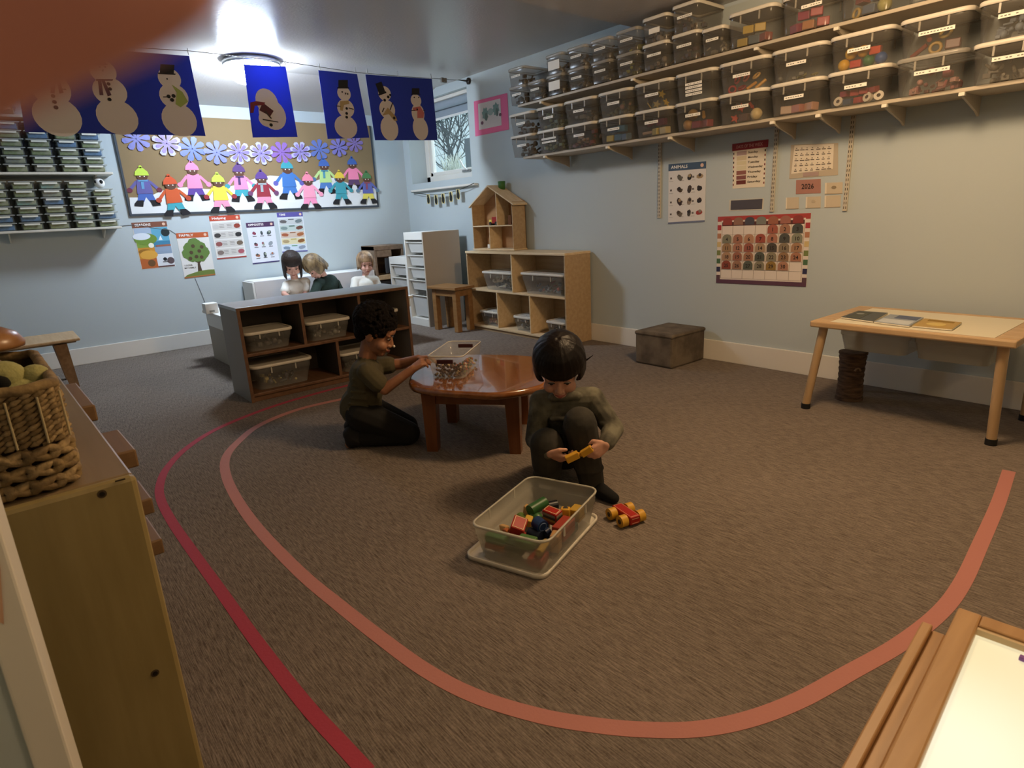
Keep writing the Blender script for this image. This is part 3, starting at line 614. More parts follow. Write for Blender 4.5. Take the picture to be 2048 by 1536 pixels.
book([sc(1215, 208), sc(1525, 242), sc(1440, 300), sc(1110, 268)], mat('tan_book_cover', '#b08d3f', .4), 'mustard picture book at the right end of the row on the pine table', lambda sh, mb: (sh.disc(mb, .5, .6, .04, '#c9b06a', .0008), sh.quad(mb, .15, .1, .85, .25, '#8a6d2c', .0008)))

# carpet covered block, woven basket
kb = [onz(1270, 725), onz(1343, 739)]; eb = (kb[1]-kb[0]).normalized(); nb = Vector((-eb.y, eb.x, 0)); MK = Matrix(((eb.x, nb.x, 0, kb[0].x), (eb.y, nb.y, 0, kb[0].y), (0, 0, 1, 0), (0, 0, 0, 1)))
M_PLUSH = mat('brown_plush', '#4f453a', .95, tex=True, color2='#6d6152', scale=9, bump=.5)
blk = thing('carpet_block', 'brown carpet covered block seat standing against the right wall', 'block seat', MK @ Vector((.15, .18, 0)))
MB().box((0, 0, 0), (.315, .38, .228), M_PLUSH, .014, M=MK).build('body', blk); MB().box((-.006, -.006, .205), (.321, .386, .235), M_PLUSH, .014, M=MK).build('lid', blk)
bq = onz(1688, 800); bq = Vector((5.055, -.335, 0))
bs = thing('log_basket', 'dark brown woven cylinder standing under the pine play table', 'basket', bq)
M_BARK = mat('bark_weave', '#3f2e22', .9, tex=True, color2='#6b5340', scale=16, stretch=(1, 1, 5), bump=.8)
pr_ = []
for i in range(25):
    z = .262*i/24; r = .068-.006*math.sin(math.pi*i/24)+.0022*math.sin(i*2.1); pr_.append((r, z))
MB().lathe(pr_+[(.05, .262), (.0, .258)], M_BARK, bq, 28).build('body', bs)
MB().lathe([(.066, .25), (.071, .256), (.070, .266), (.055, .268), (0, .266)], M_BARK, bq, 28).build('lid', bs)
MB().tube([bq+Vector((.066*math.cos(-1.0+i*.12), .066*math.sin(-1.0+i*.12), .19-.004*(i-2)**2)) for i in range(5)], .005, mat('knot', '#8a7158', .8), 6).build('knot', bs)

# ------------------------------------------------------------------ left foreground: cabinet, baskets, bench
CZ = .70
cr = onz(272, 950, CZ); cbk = onz(130, 765, CZ)
cdir = (cr-cbk).normalized(); cdir.z = 0; cperp = Vector((-cdir.y, cdir.x, 0))   # towards +y side
MC = Matrix(((cdir.x, cperp.x, 0, cr.x), (cdir.y, cperp.y, 0, cr.y), (0, 0, 1, 0), (0, 0, 0, 1)))   # x: towards camera, y: to open side; origin at front right top edge
W_CAB = wood('cabinet_birch', '#8f7d50', '#9a885a', .45, stretch=(12, 12, 1.5)); W_CABT = wood('cabinet_top', '#86704f', '#907a5a', .4)
CL, CW = 1.02, .36
ca = thing('toy_cabinet', 'tan wooden cabinet with two screw holes standing at the left edge of the picture', 'cabinet', MC @ Vector((-CL/2, -CW/2, -CZ+CZ)) - Vector((0, 0, CZ)))
def cbox(x0, y0, z0, x1, y1, z1, m, bev=.004): return MB().box((x0, y0, z0), (x1, y1, z1), m, bev, M=MC)
MB().box((-.02, -CW, 0), (0, 0, CZ), W_CAB, .008, M=MC).build('end_panel', ca); MB().box((-CL, -CW, 0), (-CL+.02, 0, CZ), W_CAB, .008, M=MC).build('end_panel', ca)
cbox(-CL+.02, -CW, CZ-.02, -.02, -.002, CZ-.001, W_CABT).build('top', ca)
cbox(-CL+.02, -CW, .02, -.02, -CW+.012, CZ-.02, W_CAB).build('back_panel', ca)
for z in (.04, .26, .47): cbox(-CL+.02, -CW+.012, z, -.02, -.006, z+.018, W_CABT).build('shelf', ca)
for (u, v) in ((204, 988), (310, 1346)):
    d = ray(u, v); n = Vector(MC.col[0][:3]); t = (cr-Vector(CAM)).dot(n)/Vector(d).dot(n); p = Vector(CAM)+Vector(d)*t
    MB().cyl(p-n*.001, p+n*.0012, .0065, mat('screw_recess', '#4a3a26', .8), n=16).cyl(p+n*.0012, p+n*.002, .004, mat('screw_dark', '#2a2620', .4, .6), n=12).build('screw', ca)
d = ray(240, 959); n = Vector(MC.col[0][:3]); p = Vector(CAM)+Vector(d)*((cr-Vector(CAM)).dot(n)/Vector(d).dot(n))
MB().box(p-Vector((.001, .007, .002)), p+Vector((.0012, .007, .0)), mat('chip_dark', '#3a2c1a', .9)).build('chip', ca)
# wooden blocks sticking out of the shelves
W_BLK = wood('unit_block', '#765a3c', '#846646', .5)
for (u, v, z, ln, dp, lab) in ((192, 818, .665, .32, .05, 'long wooden block sticking out of the cabinet, farthest of the four'), (274, 908, .60, .20, .055, 'wooden block sticking out of the cabinet just below its top'), (306, 1004, .42, .16, .05, 'wooden block sticking out halfway down the cabinet side'), (326, 1085, .30, .18, .05, 'lowest wooden block sticking out of the cabinet side')):
    p = MC.inverted() @ onz(u, v, z); x1 = p.x; y1 = p.y
    tag(MB().box((x1-ln, -.12, z-.03), (x1, y1, z+.012), W_BLK, .004, M=MC).build('wooden_block'), lab, 'block', 'wooden blocks in the toy cabinet')
# seagrass basket: braided rows as tubes around a rounded rectangle
def braid_basket(name, fr, to, label, right, h, wdt, dep, rows, m, m2):
    """fr: bottom right front corner; wdt along -right; dep along back"""
    root = thing(name, label, 'basket', (fr+to)/2)
    return root
BASK = [mat('seagrass_a', '#7d6848', .85, tex=True, color2='#a68c62', scale=60, bump=.5), mat('seagrass_b', '#927950', .85, tex=True, color2='#6d583a', scale=50, bump=.5)]
b0 = onz(168, 966, CZ+.001)-Vector((0, .004, 0))                        # front right bottom corner
Bx, By = Vector(MC.col[0][:3]), Vector(MC.col[1][:3]); BLEN, BWID, BH = .36, .26, .16
bk_ = thing('seagrass_basket', 'large woven seagrass basket on the near end of the tan cabinet', 'basket', b0-Bx*BLEN/2-By*BWID/2)
def loopb(k, z, n=7):
    lx, ly = BLEN*k, BWID*k; c_ = b0-Bx*BLEN/2-By*BWID/2
    return [c_+Bx*x+By*y+Vector((0, 0, z)) for x, y, _ in rrect(lx, ly, .03, 0, n)]
def dense(l, step):
    n = len(l); seg = [(l[(i+1) % n]-l[i]).length for i in range(n)]; tot = sum(seg); m_ = max(8, int(tot/step)); out = []; i = 0; acc = 0
    for j in range(m_):
        t_ = tot*j/m_
        while acc+seg[i] < t_: acc += seg[i]; i += 1
        out.append(l[i]+(l[(i+1) % n]-l[i])*((t_-acc)/seg[i]))
    return out
mb = MB(); loft(mb, [loopb(.93, .0), loopb(.97, BH*.97)], mat('basket_inner', '#3d2c1a', .95), cap0=True); mb.build('inner_wall', bk_)
mb = MB(); random.seed(4)
# chunky braids below: leaf-like overlapping strands; thin twisted rows above
for rI, z in enumerate((.014, .038, .062)):
    L_ = dense(loopb(.965+.01*rI/3, z), .03); n_ = len(L_)
    for i in range(n_):
        a, b = L_[i], L_[(i+1) % n_]; t_ = (b-a).normalized(); o_ = Vector((t_.y, -t_.x, 0))
        for sgn in (-1, 1):
            p0 = a+Vector((0, 0, sgn*-.011))+o_*.002; p1 = (a+b)/2+o_*(.006+.002*random.random()); p2 = b+t_*.012+Vector((0, 0, sgn*.010))+o_*.002
            mb.tube([p0, (p0+p1)/2+o_*.004, p1, (p1+p2)/2+o_*.003, p2], [.002, .0068, .0082, .0068, .002], BASK[(i+rI) % 2], 7)
for rI in range(10):
    z = .08+rI*.0082; L_ = dense(loopb(.985+.012*rI/10, z), .015); n_ = len(L_)
    for i in range(0, n_):
        a, b = L_[i], L_[(i+1) % n_]; t_ = (b-a).normalized(); o_ = Vector((t_.y, -t_.x, 0)); j = random.uniform(-.002, .002)
        mb.tube([a+o_*.0-Vector((0, 0, .004)), (a+b)/2+o_*(.006+j), b+t_*.004+Vector((0, 0, .004))], [.002, .0048, .002], BASK[(i+rI) % 2], 6)
L_ = dense(loopb(1.0, BH+.002), .02)
mb.tube([p+Vector((0, 0, .002*math.sin(i*1.9))) for i, p in enumerate(L_)], .0085, BASK[1], 8, closed=True)

L_ = dense(loopb(1.005, 0), .036)
for p in L_:
    q = p-(b0-Bx*BLEN/2-By*BWID/2); q.z = 0; o_ = q.normalized()
    mb.tube([p+o_*.008+Vector((0, 0, z)) for z in (.078, .09, .105, .12, .135, .15)], .0017, mat('pale_twine', '#b5a47e', .8), 5)
mb.build('braided_wall', bk_)
# what lies in the basket
def inb(u, v, z): return onz(u, v, z)
pb_ = inb(56, 735, .86); pk2 = inb(4, 735, .86); pt_ = inb(22, 768, .855); pw_ = inb(-40, 700, .88)
tag(MB().box((-.05, -.06, -.12), (.05, .045, .022), mat('tan_cloth', '#7d654c', .9, bump=.5, scale=30), .025, M=Matrix.Translation(b0-Bx*.215-By*.088+Vector((0, 0, .162))) @ Matrix.Rotation(math.atan2(Bx.y, Bx.x)+.1, 4, 'Z')).build('cloth_bundle'), 'brown cloth bundle in the seagrass basket behind the green soft toy', 'cloth')
tag(MB().box((-.04, -.04, -.12), (.04, .028, .02), mat('dark_cloth', '#1d1a16', .9), .02, M=Matrix.Translation(b0-Bx*.2-By*.185+Vector((0, 0, .155)))).build('dark_pouch'), 'black pouch in the seagrass basket beside the brown cloth bundle', 'pouch')
bowl = thing('wooden_bowl', 'orange brown rounded wooden bowl upturned on the far end of the seagrass basket', 'bowl', pw_)
MB().lathe([(.0, .04), (.04, .037), (.06, .026), (.07, .008), (.068, 0), (.0, 0)], wood('orange_wood', '#8a6038', '#9b7048', .3), pw_, 32).build('body', bowl)
M_FELT = mat('lime_plush', '#a09c66', .95, bump=.4, scale=80)
ty = thing('soft_toy', 'pale green soft toy with a black patch in the seagrass basket', 'soft toy', pt_-Vector((0, 0, .06)))
MB().ell(pt_-Vector((0, 0, .03)), (.045, .06, .045), M_FELT).ell(pt_+By*.032+Vector((0, 0, .006)), (.024, .022, .019), M_FELT).ell(pt_-By*.006+Vector((0, 0, .012)), (.03, .03, .026), M_FELT).build('body', ty)
MB().ell(pt_-By*.012+Bx*.026+Vector((0, 0, .008)), (.008, .013, .013), mat('black_felt', '#15140f', .9)).build('patch', ty)
# bench at the far left
q = [onz(160, 676, .36), Vector((.44, -3.37, .36))]
nx = q[0].x
be = thing('wooden_bench', 'pale wooden bench standing at the far left near the back wall', 'bench', (.72, -3.7, 0))
MB().box((.5, -4.2, .342), (nx, q[0].y, .362), W_PINE, .006).build('seat', be)
lgp = onz(137, 772, 0)
MB().box((.56, -4.1, .322), (nx-.08, -3.44, .342), W_PINE, .004).build('apron', be)
for x, y in ((nx-.09, -3.54), (.58, -3.54), (nx-.09, -4.1), (.58, -4.1)):
    mb = MB(); loft(mb, [[(x+a*.028+.02*(1 if x > .7 else -1), y+b*.028+(.025 if y > -3.8 else 0), 0) for a, b in ((1, 1), (-1, 1), (-1, -1), (1, -1))], [(x+a*.04, y+b*.04, .325) for a, b in ((1, 1), (-1, 1), (-1, -1), (1, -1))]], wood('bench_leg', '#7a5836', '#8a6743', .5), cap0=True, cap1=True, smooth=False); mb.build('leg', be)
# pink paper scrap on the white trim
tag(MB().slab([(5.613, -3.832, .86), (5.613, -3.857, .86), (5.613, -3.857, .72), (5.613, -3.844, .70), (5.613, -3.834, .76)], (1, 0, 0), .001, mat('pale_pink_paper', '#c99f84', .8)).build('paper_scrap'), 'pale pink paper scrap taped to the white trim at the left edge', 'paper')

# ------------------------------------------------------------------ lit light table, bottom right
LZ = .5
l0 = onz(1917, 1213, LZ); l1 = onz(1760, 1536, LZ); ed = (l0-l1).normalized(); er = Vector((ed.y, -ed.x, 0)); ML = Matrix(((er.x, ed.x, 0, l0.x), (er.y, ed.y, 0, l0.y), (0, 0, 1, 0), (0, 0, 0, 1)))
LLn, LWd = .62, .62
ltb = thing('light_table', 'wooden framed light table glowing cream in the bottom right corner', 'light table', ML @ Vector((LWd/2, -LLn/2, 0)))
W_LT = wood('light_table_frame', '#ae8455', '#be9464', .4, stretch=(12, 1, 12))
MB().box((0, -LLn, LZ-.07), (.028, 0, LZ), W_LT, .003, M=ML).build('frame_rail', ltb); MB().box((LWd-.028, -LLn, LZ-.07), (LWd, 0, LZ), W_LT, .003, M=ML).build('frame_rail', ltb)
MB().box((.028, -.03, LZ-.07), (LWd-.028, 0, LZ), W_LT, .003, M=ML).build('frame_rail', ltb); MB().box((.028, -LLn, LZ-.07), (LWd-.028, -LLn+.03, LZ), W_LT, .003, M=ML).build('frame_rail', ltb)
MB().box((.028, -.036, LZ-.012), (LWd-.028, -.03, LZ-.003), W_BIRCHB, M=ML).build('inner_bead', ltb)
def lit():
    m = bpy.data.materials.new('lit_panel'); m.use_nodes = True; nt = m.node_tree; b = nt.nodes['Principled BSDF']; tc = nt.nodes.new('ShaderNodeTexCoord'); n = nt.nodes.new('ShaderNodeTexNoise'); r = nt.nodes.new('ShaderNodeValToRGB')
    n.inputs['Scale'].default_value = 3.2; n.inputs['Detail'].default_value = 0
    nt.links.new(tc.outputs['Object'], n.inputs['Vector']); nt.links.new(n.outputs['Fac'], r.inputs[0]); r.color_ramp.elements[0].position = .35; r.color_ramp.elements[1].position = .68
    r.color_ramp.elements[0].color = lin('#e2cf9d')+(1,); r.color_ramp.elements[1].color = lin('#fffbe0')+(1,)
    nt.links.new(r.outputs[0], b.inputs['Emission Color']); b.inputs['Emission Strength'].default_value = .42; b.inputs['Base Color'].default_value = (.3, .28, .22, 1); b.inputs['Roughness'].default_value = .5; return m
MB().box((.028, -LLn+.03, LZ-.02), (LWd-.028, -.036, LZ-.012), lit(), M=ML).build('glowing_panel', ltb)
for x, y in ((.0, -.05), (LWd-.045, -.05), (0, -LLn), (LWd-.045, -LLn)): MB().box((x, y, 0), (x+.045, y+.05, LZ-.07), W_LT, .003, M=ML).build('leg', ltb)
tag(MB().box((-.030, -.62, LZ-.035), (-.017, -.062, LZ-.004), W_LT, .002, M=ML).box((-.017, -.62, LZ-.04), (-.0012, -.062, LZ-.012), W_LT, .002, M=ML).build('wooden_ledge'), 'stepped wooden ledge strip along the left side of the light table', 'ledge')
p = onz(2044, 1318, LZ-.01); tag(MB().box(p+Vector((-.003, -.004, -.0015)), p+Vector((.012, .004, .004)), mat('purple_plastic', '#8a5ab0', .4), .001).build('purple_peg'), 'tiny purple piece lying on the glowing light table', 'toy')

# ------------------------------------------------------------------ ceiling lamp, wire with snowman sheets
lc = onx(502, 120, 1.04); lr = .207
la = thing('ceiling_lamp', 'round flush ceiling lamp with a glowing white dome at the back', 'ceiling lamp', (1.04, lc.y, 2.2))
MB().lathe([(lr, 2.285), (lr+.008, 2.29), (lr+.008, 2.318), (lr*.8, 2.33), (0, 2.33)], mat('lamp_ring', '#b5b8b8', .3, .7), (1.04, lc.y, 0), 48).build('ring', la)
MB().lathe([(0, 2.15), (.07, 2.154), (.13, 2.172), (.172, 2.206), (.195, 2.25), (lr-.004, 2.288)], mat('lamp_dome', '#dcedff', .4, emit=60.0), (1.04, lc.y, 0), 48).build('lamp_dome', la)
for k in range(3):
    a = k*2.1+3.6; MB().tube([(1.04+(lr+.006)*math.cos(a), lc.y+(lr+.006)*math.sin(a), 2.29), (1.04+(lr+.006)*math.cos(a), lc.y+(lr+.006)*math.sin(a), 2.262), (1.04+(lr-.008)*math.cos(a), lc.y+(lr-.008)*math.sin(a), 2.252)], .005, mat('lamp_ring', '#b5b8b8', .3, .7), 6).build('clip', la)
WX = 1.335
ends = [(25, 85), (205, 91), (380, 102), (445, 109), (572, 124), (640, 134), (712, 145), (806, 153), (880, 158), (928, 161)]
pts = [onx(u, v, WX) for u, v in ends]; pts.append(Vector((WX-.02, -.004, pts[-1].z+.004)))
wr = thing('hanging_wire', 'thin wire strung across the ceiling holding the snowman sheets', 'wire', pts[-1])
MB().tube([Vector((WX, Y0R+.002, pts[0].z))]+pts, .0022, mat('steel_wire', '#55524e', .4, .6), 6).build('cable', wr)
e_ = pts[-1]; MB().lathe([(0, 0), (.028, 0), (.03, .012), (.018, .02), (.0, .022)], mat('dark_hook', '#2f2a26', .4, .5), (0, 0, 0), 20, M=Matrix.Translation(e_) @ Matrix.Rotation(math.pi/2, 4, 'X')).build('rosette', wr)
MB().cyl(e_+Vector((0, -.02, 0)), e_+Vector((0, -.12, 0)), .009, mat('dark_hook', '#2f2a26', .4, .5), .004).build('hook', wr)
for (u, v) in ((884, 158), (890, 159)): q = onx(u, v, WX); MB().box(q-Vector((.012, .014, .028)), q+Vector((.012, .014, .012)), mat('grey_clip', '#6d6c69', .5), .004).build('clip', wr)
BLUES = mat('blue_paper', '#34469c', .85, bump=.05, scale=40, transl=.4)
SNOW = mat('cream_paper', '#e8dccf', .85, transl=.35)
def px_sheet(tl, tr, br, bl): return sheet_px(lambda u, v: onx(u, v, WX), tl, tr, br, bl, (1, 0, 0))
def art_px(mb, u, v, r, m, h, ry=None, rot=0, n=22):
    c_ = onx(u, v, WX+.002); k = depth(c_)/FPX; sh = Sheet(c_+Vector((0, -.5, .5)), c_+Vector((0, .5, .5)), c_+Vector((0, .5, -.5)), c_+Vector((0, -.5, -.5)), (1, 0, 0))
    return sh.disc(mb, .5, .5, r*k*1.1, m, h, (ry or r)*k*1.04, rot, n)
def poly_px(mb, pts_, m, h): return mb.slab([onx(u, v, WX+.002)+Vector((h, 0, 0)) for u, v in pts_], (1, 0, 0), .0008, m)
def snow_sheet(corners, label, clips, folks):
    sh = px_sheet(*corners); root = thing('snowman_sheet', label, 'paper artwork', sum(sh.c, Vector())/4, 'blue snowman sheets on the wire')
    mb = MB(); sh.quad(mb, 0, 0, 1, 1, BLUES, 0, .0018); mb.build('paper', root)
    for (u, v) in clips:
        q = onx(u, v, WX); MB().tube([q+Vector((.002, 0, .03)), q+Vector((.004, 0, .0)), q+Vector((.003, 0, -.012))], .003, mat('clip_metal', '#8b8a86', .35, .7), 5).build('clip', root)
    for f_ in folks:
        s = MB()
        for (u, v, r, *e2) in f_['balls']: art_px(s, u, v, r, SNOW, 0, e2[0] if e2 else r, e2[1] if len(e2) > 1 else 0)
        s.build('snowman', root)
        if f_.get('hat'):
            s = MB(); poly_px(s, f_['hat'][0], f_['hat'][1], .0015); s.build('hat', root)
        if f_.get('scarf'):
            s = MB()
            for pg in f_['scarf'][0]: poly_px(s, pg, f_['scarf'][1], .0022)
            s.build('scarf', root)
        s = MB()
        for (u, v, r) in f_.get('dots', []): art_px(s, u, v, r, '#17140f', .0031, n=12)
        for pg in f_.get('arms', []): poly_px(s, pg, '#33261c', .0031)
        if s.v: s.build('buttons', root)
def hat(u, v, w, h, tilt=0):
    P = [(-w*.62, h*.5), (-w*.62, h*.36), (-w*.5, h*.36), (-w*.5, -h*.5), (w*.5, -h*.5), (w*.5, h*.36), (w*.62, h*.36), (w*.62, h*.5)]
    c_, s_ = math.cos(tilt), math.sin(tilt); return [(u+x*c_-y*s_, v+x*s_+y*c_) for x, y in P]
k1 = lambda a, b: (a/3.072, b/3.072)
snow_sheet([(22, 84), (378, 112), (411, 272), (50, 264)], 'wide blue sheet with three snowmen, leftmost on the wire', [(268, 98), (376, 106), (150, 92)], [
    dict(balls=[(90, 136, 25), (102, 178, 30, 31), (115, 233, 37, 36, .3)], scarf=([[k1(225, 460), k1(350, 465), k1(350, 480), k1(225, 478)], [k1(312, 470), k1(345, 470), k1(335, 575), k1(310, 572)], [k1(345, 475), k1(365, 490), k1(390, 570), k1(365, 575)]], '#7a3228'), dots=[(106, 192, 3.4), (109, 204, 3.4), (112, 215, 3.6)], arms=[[(72, 173), (86, 174), (86, 176), (72, 175)], [(122, 177), (132, 178), (132, 180), (122, 179)]]),
    dict(balls=[(206, 143, 21), (220, 183, 27, 26), (235, 234, 33, 32, .3)], hat=(hat(198, 120, 26, 22, -.05), '#5a2a2c'), scarf=([[k1(590, 485), k1(695, 487), k1(690, 497), k1(590, 497)], [k1(600, 490), k1(622, 490), k1(635, 585), k1(612, 585)], [k1(620, 490), k1(640, 490), k1(685, 585), k1(662, 592)]], '#4a2c3c'), dots=[(217, 168, 3), (220, 178, 3), (219, 199, 3.2), (199, 134, 1.6), (210, 134, 1.6)], arms=[[(204, 140), (207, 139), (206, 145)]]),
    dict(balls=[(339, 157, 19), (348, 193, 24, 23), (359, 240, 29, 30, .3)], hat=(hat(334, 139, 28, 20, .06), '#14110e'), scarf=([[k1(1055, 520), k1(1120, 565), k1(1155, 625), k1(1110, 660), k1(1078, 640), k1(1085, 570)]], '#8f9a4a'), dots=[(337, 193, 3.4), (347, 192, 3.4), (344, 200, 3.4), (334, 158, 1.4)], arms=[[(326, 193), (335, 193), (335, 195), (326, 195)]])])
k2 = lambda a, b: (400+a/3.84, 80+b/3.84)
snow_sheet([(487, 129), (571, 133), (595, 274), (505.5, 275)], 'bright blue sheet with an upside down snowman hanging in front of the lamp', [(487, 126), (570, 130)], [
    dict(balls=[(534, 204, 20, 24, -.3), (545, 229, 24, 28, -.4), (533, 238, 14, 14)], hat=([k2(480, 480), k2(565, 545), k2(540, 585), k2(455, 540)], '#4a1c1c'), scarf=([[k2(385, 480), k2(430, 470), k2(500, 480), k2(490, 500), k2(420, 505), k2(410, 560), k2(385, 560)]], '#6a1f22'), dots=[(542, 250, 3)], arms=[[k2(480, 605), k2(600, 628), k2(600, 634), k2(480, 615)], [k2(500, 540), k2(550, 600), k2(545, 608), k2(495, 550)]])])
snow_sheet([(636.5, 140.4), (713.8, 148.2), (738.5, 275.3), (655.2, 278)], 'blue sheet with one snowman in a tall black hat, right of the lamp', [(639, 136), (711, 143)], [
    dict(balls=[(688, 187, 13), (691.5, 217, 16.5), (692, 254, 22, 21)], hat=(hat(686, 168.5, 19, 17), '#14110e'), scarf=([[k2(1075, 470), k2(1140, 465), k2(1145, 490), k2(1105, 500), k2(1095, 545), k2(1075, 540)]], '#a08558'), dots=[(693, 217, 2.4), (693, 227, 2.6), (693, 234.5, 2.6), (684, 184, 1.5), (695, 188, 1.5)], arms=[[(672, 211), (681, 212), (681, 213.5), (672, 213)], [(697, 215), (707, 218), (707, 219.5), (697, 217)], [(689, 185), (693, 186), (690, 190)]])])
snow_sheet([(730.7, 149), (863.5, 158), (875, 280.5), (750, 280.5)], 'blue sheet with two snowmen, rightmost on the wire beside the window', [(734, 145), (795, 150), (862, 155)], [
    dict(balls=[(769, 187, 13), (774.5, 219, 16, 17), (779, 257, 18, 22)], hat=(hat(761, 177, 13, 25, -.35), '#14110e'), scarf=([[k2(1400, 580), k2(1440, 520), k2(1500, 585), k2(1515, 620), k2(1490, 620), k2(1450, 570)]], '#a08558'), dots=[(769, 200.5, 2.6), (776, 194, 2.6), (780, 190, 2.2), (788, 236, 2.5)], arms=[[k2(1455, 535), k2(1475, 480), k2(1482, 482), k2(1462, 540)], [k2(1395, 550), k2(1410, 520), k2(1416, 524), k2(1402, 556)]]),
    dict(balls=[(832, 201, 11), (836, 227, 13.5, 17), (841, 257, 16, 21, -.1)], hat=(hat(831, 183, 15, 13), '#14110e'), scarf=([[k2(1635, 520), k2(1690, 510), k2(1720, 560), k2(1715, 600), k2(1668, 600), k2(1668, 545), k2(1635, 545)]], '#b5655e'), dots=[(834, 219, 1.8), (828, 195, 1.3), (837, 195, 1.3)], arms=[[(822, 220.5), (830, 220.5), (830, 222), (822, 222)], [(846, 220.5), (850, 220.5), (850, 222), (846, 222)]])])
# ------------------------------------------------------------------ bulletin board
BB = Sheet(onx(216, 224), onx(738, 252), onx(755, 412), onx(262, 431), (1, 0, 0)); BB.c[0].z = BB.c[1].z; BB.c[3].z = BB.c[2].z; BB.c[0].y = BB.c[3].y; BB.c[1].y = BB.c[2].y
BB = Sheet(*BB.c, (1, 0, 0))
bo_ = thing('bulletin_board', 'brown paper bulletin board with a snow scene on the back wall', 'bulletin board', sum(BB.c, Vector())/4)
mb = MB(); BB.quad(mb, 0, 0, 1, 1, mat('brown_kraft_paper', '#86704f', .9, bump=.05, scale=20), 0, .014); mb.build('backing', bo_)
mb = MB()
for a in ((-.004, 0, .003, 1), (.997, 0, 1.004, 1), (-.004, .99, 1.004, 1.012)): BB.quad(mb, *a, mat('dark_board_edge', '#3a4148', .6), 0, .018)
mb.build('frame', bo_)
def bx_(u, v, h=.015): return onx(u, v, h)
mb = MB(); hill = [(259, 395), (285, 395), (305, 390), (325, 381), (350, 376), (380, 374), (410, 378), (435, 379), (460, 373), (485, 366), (510, 357), (540, 351), (565, 353), (590, 360), (612, 368), (630, 362), (650, 355), (672, 356), (690, 364), (715, 372), (752, 377), (754, 410.5), (262, 429.5)]
mb.slab([bx_(u, v) for u, v in hill], (1, 0, 0), .0012, mat('white_paper_snow', '#d9dad8', .85, bump=.15, scale=12)); mb.build('snow_paper', bo_)
def frame_at(u, v, kpx, h=.0165, rot=0.0, sx=1.0):
    """local art frame on the back wall: unit = kpx pixels tall at that place"""
    c_ = onx(u, v, h); k = depth(c_)/FPX*kpx; R = Matrix.Rotation(rot, 3, 'X')
    ex = R @ Vector((0, 1, 0))*k*sx*1.12; ey = R @ Vector((0, 0, 1))*k*1.02
    return lambda x, y, dh=0: c_+ex*x+ey*y+Vector((dh, 0, 0))
fl_cols = ['#7278b5', '#8a78b8', '#6474b8', '#7c80c0', '#8272b5', '#8a7cba', '#8c68ac', '#8e7cb5', '#6474b0', '#7c76b5', '#8470a8']
for i, (u, v, r) in enumerate([(272, 278, 24), (333, 287, 25), (384, 298, 24), (433, 305, 23), (478, 305, 23), (522, 307, 22), (563, 305, 21), (601, 304, 20), (638, 299, 20), (677, 295, 18), (709, 287, 17)]):
    f_ = frame_at(u, v, r, .0165+.0055*(i % 2)); mb = MB(); md = mat('foil_'+fl_cols[i].strip('#'), fl_cols[i], .35, spec=.6); me_ = mat('foil_edge', '#b5b3d0', .35)
    root = thing('paper_snowflake', 'shiny %s paper snowflake, %s from the left on the bulletin board' % ('blue' if i in (0, 2, 8) else 'lilac', ordinal(i+1)), 'paper snowflake', f_(0, 0), 'paper snowflakes on the bulletin board')
    mo = MB(); mi_ = MB()
    for kk in range(8):
        a = kk*math.pi/4+.2+i*.15; ca_, sa_ = math.cos(a), math.sin(a)
        P = [(0, .06), (.35, .1), (.62, .2), (.88, .2), (.98, 0), (.88, -.2), (.62, -.2), (.35, -.1), (0, -.06)]
        mo.slab([f_(x*ca_-y*sa_, x*sa_+y*ca_, .004+.002*(kk % 2)) for x, y in P], (1, 0, .0), .001, me_ if i in (1, 4, 5, 7) else md)
        mi_.slab([f_(x*.8*ca_-y*.62*sa_, x*.8*sa_+y*.62*ca_, .0062+.002*(kk % 2)) for x, y in P], (1, 0, 0), .001, md)
    mo.build('outer_petals', root); mi_.build('inner_petals', root)
BR = '#5a3a2a'
KIDS = [(288, 373, 76, '#b7cf4a', '#5f5a92', '#6a2f3a', '#4863a8', 'lime', 'purple blue', '#5f8fb5', 0), (346, 391, 78, '#c4502c', '#c2562c', '#a8422a', '#3f9aa6', 'orange red', 'orange red', None, .05), (388, 362, 76, '#ec86a8', '#ec86a8', '#ec86a8', '#5b3f8a', 'pink', 'pink', None, 0), (440, 386, 76, '#b7cf4a', '#e0c244', '#8f2f36', '#ec8fa8', 'lime', 'yellow', None, 0),
        (481, 365, 74, '#5c3f72', '#ec86a8', '#3f8f97', '#3f97a2', 'purple', 'pink', '#4a3560', 0), (526, 379, 74, '#5c3f82', '#8f2c38', '#6a3f62', '#e48fa8', 'purple', 'dark red', '#9aa3a6', 0), (577, 359, 76, '#3f97a2', '#4272b2', '#5f5aa2', '#4272b2', 'teal', 'blue', None, 0), (618, 382, 70, '#e4869a', '#ec9ab0', '#ec9ab0', '#ec8fb0', 'pink', 'pink', None, 0),
        (650, 352, 68, '#4263a8', '#b5d488', '#4f6f92', '#4f79b5', 'blue', 'pale green', '#4f8fa2', 0), (681, 375, 64, '#e0c244', '#3f97a2', '#3f8f97', '#3f97a2', 'yellow', 'teal', None, 0), (706, 347, 62, '#4263a8', '#ec86a8', '#ec86a8', '#5a3f62', 'blue', 'pink', None, 0), (735, 375, 62, '#4a7a4a', '#5a62a2', '#5f7a8a', '#d8c95a', 'green', 'purple blue', '#8a4a5a', 0)]
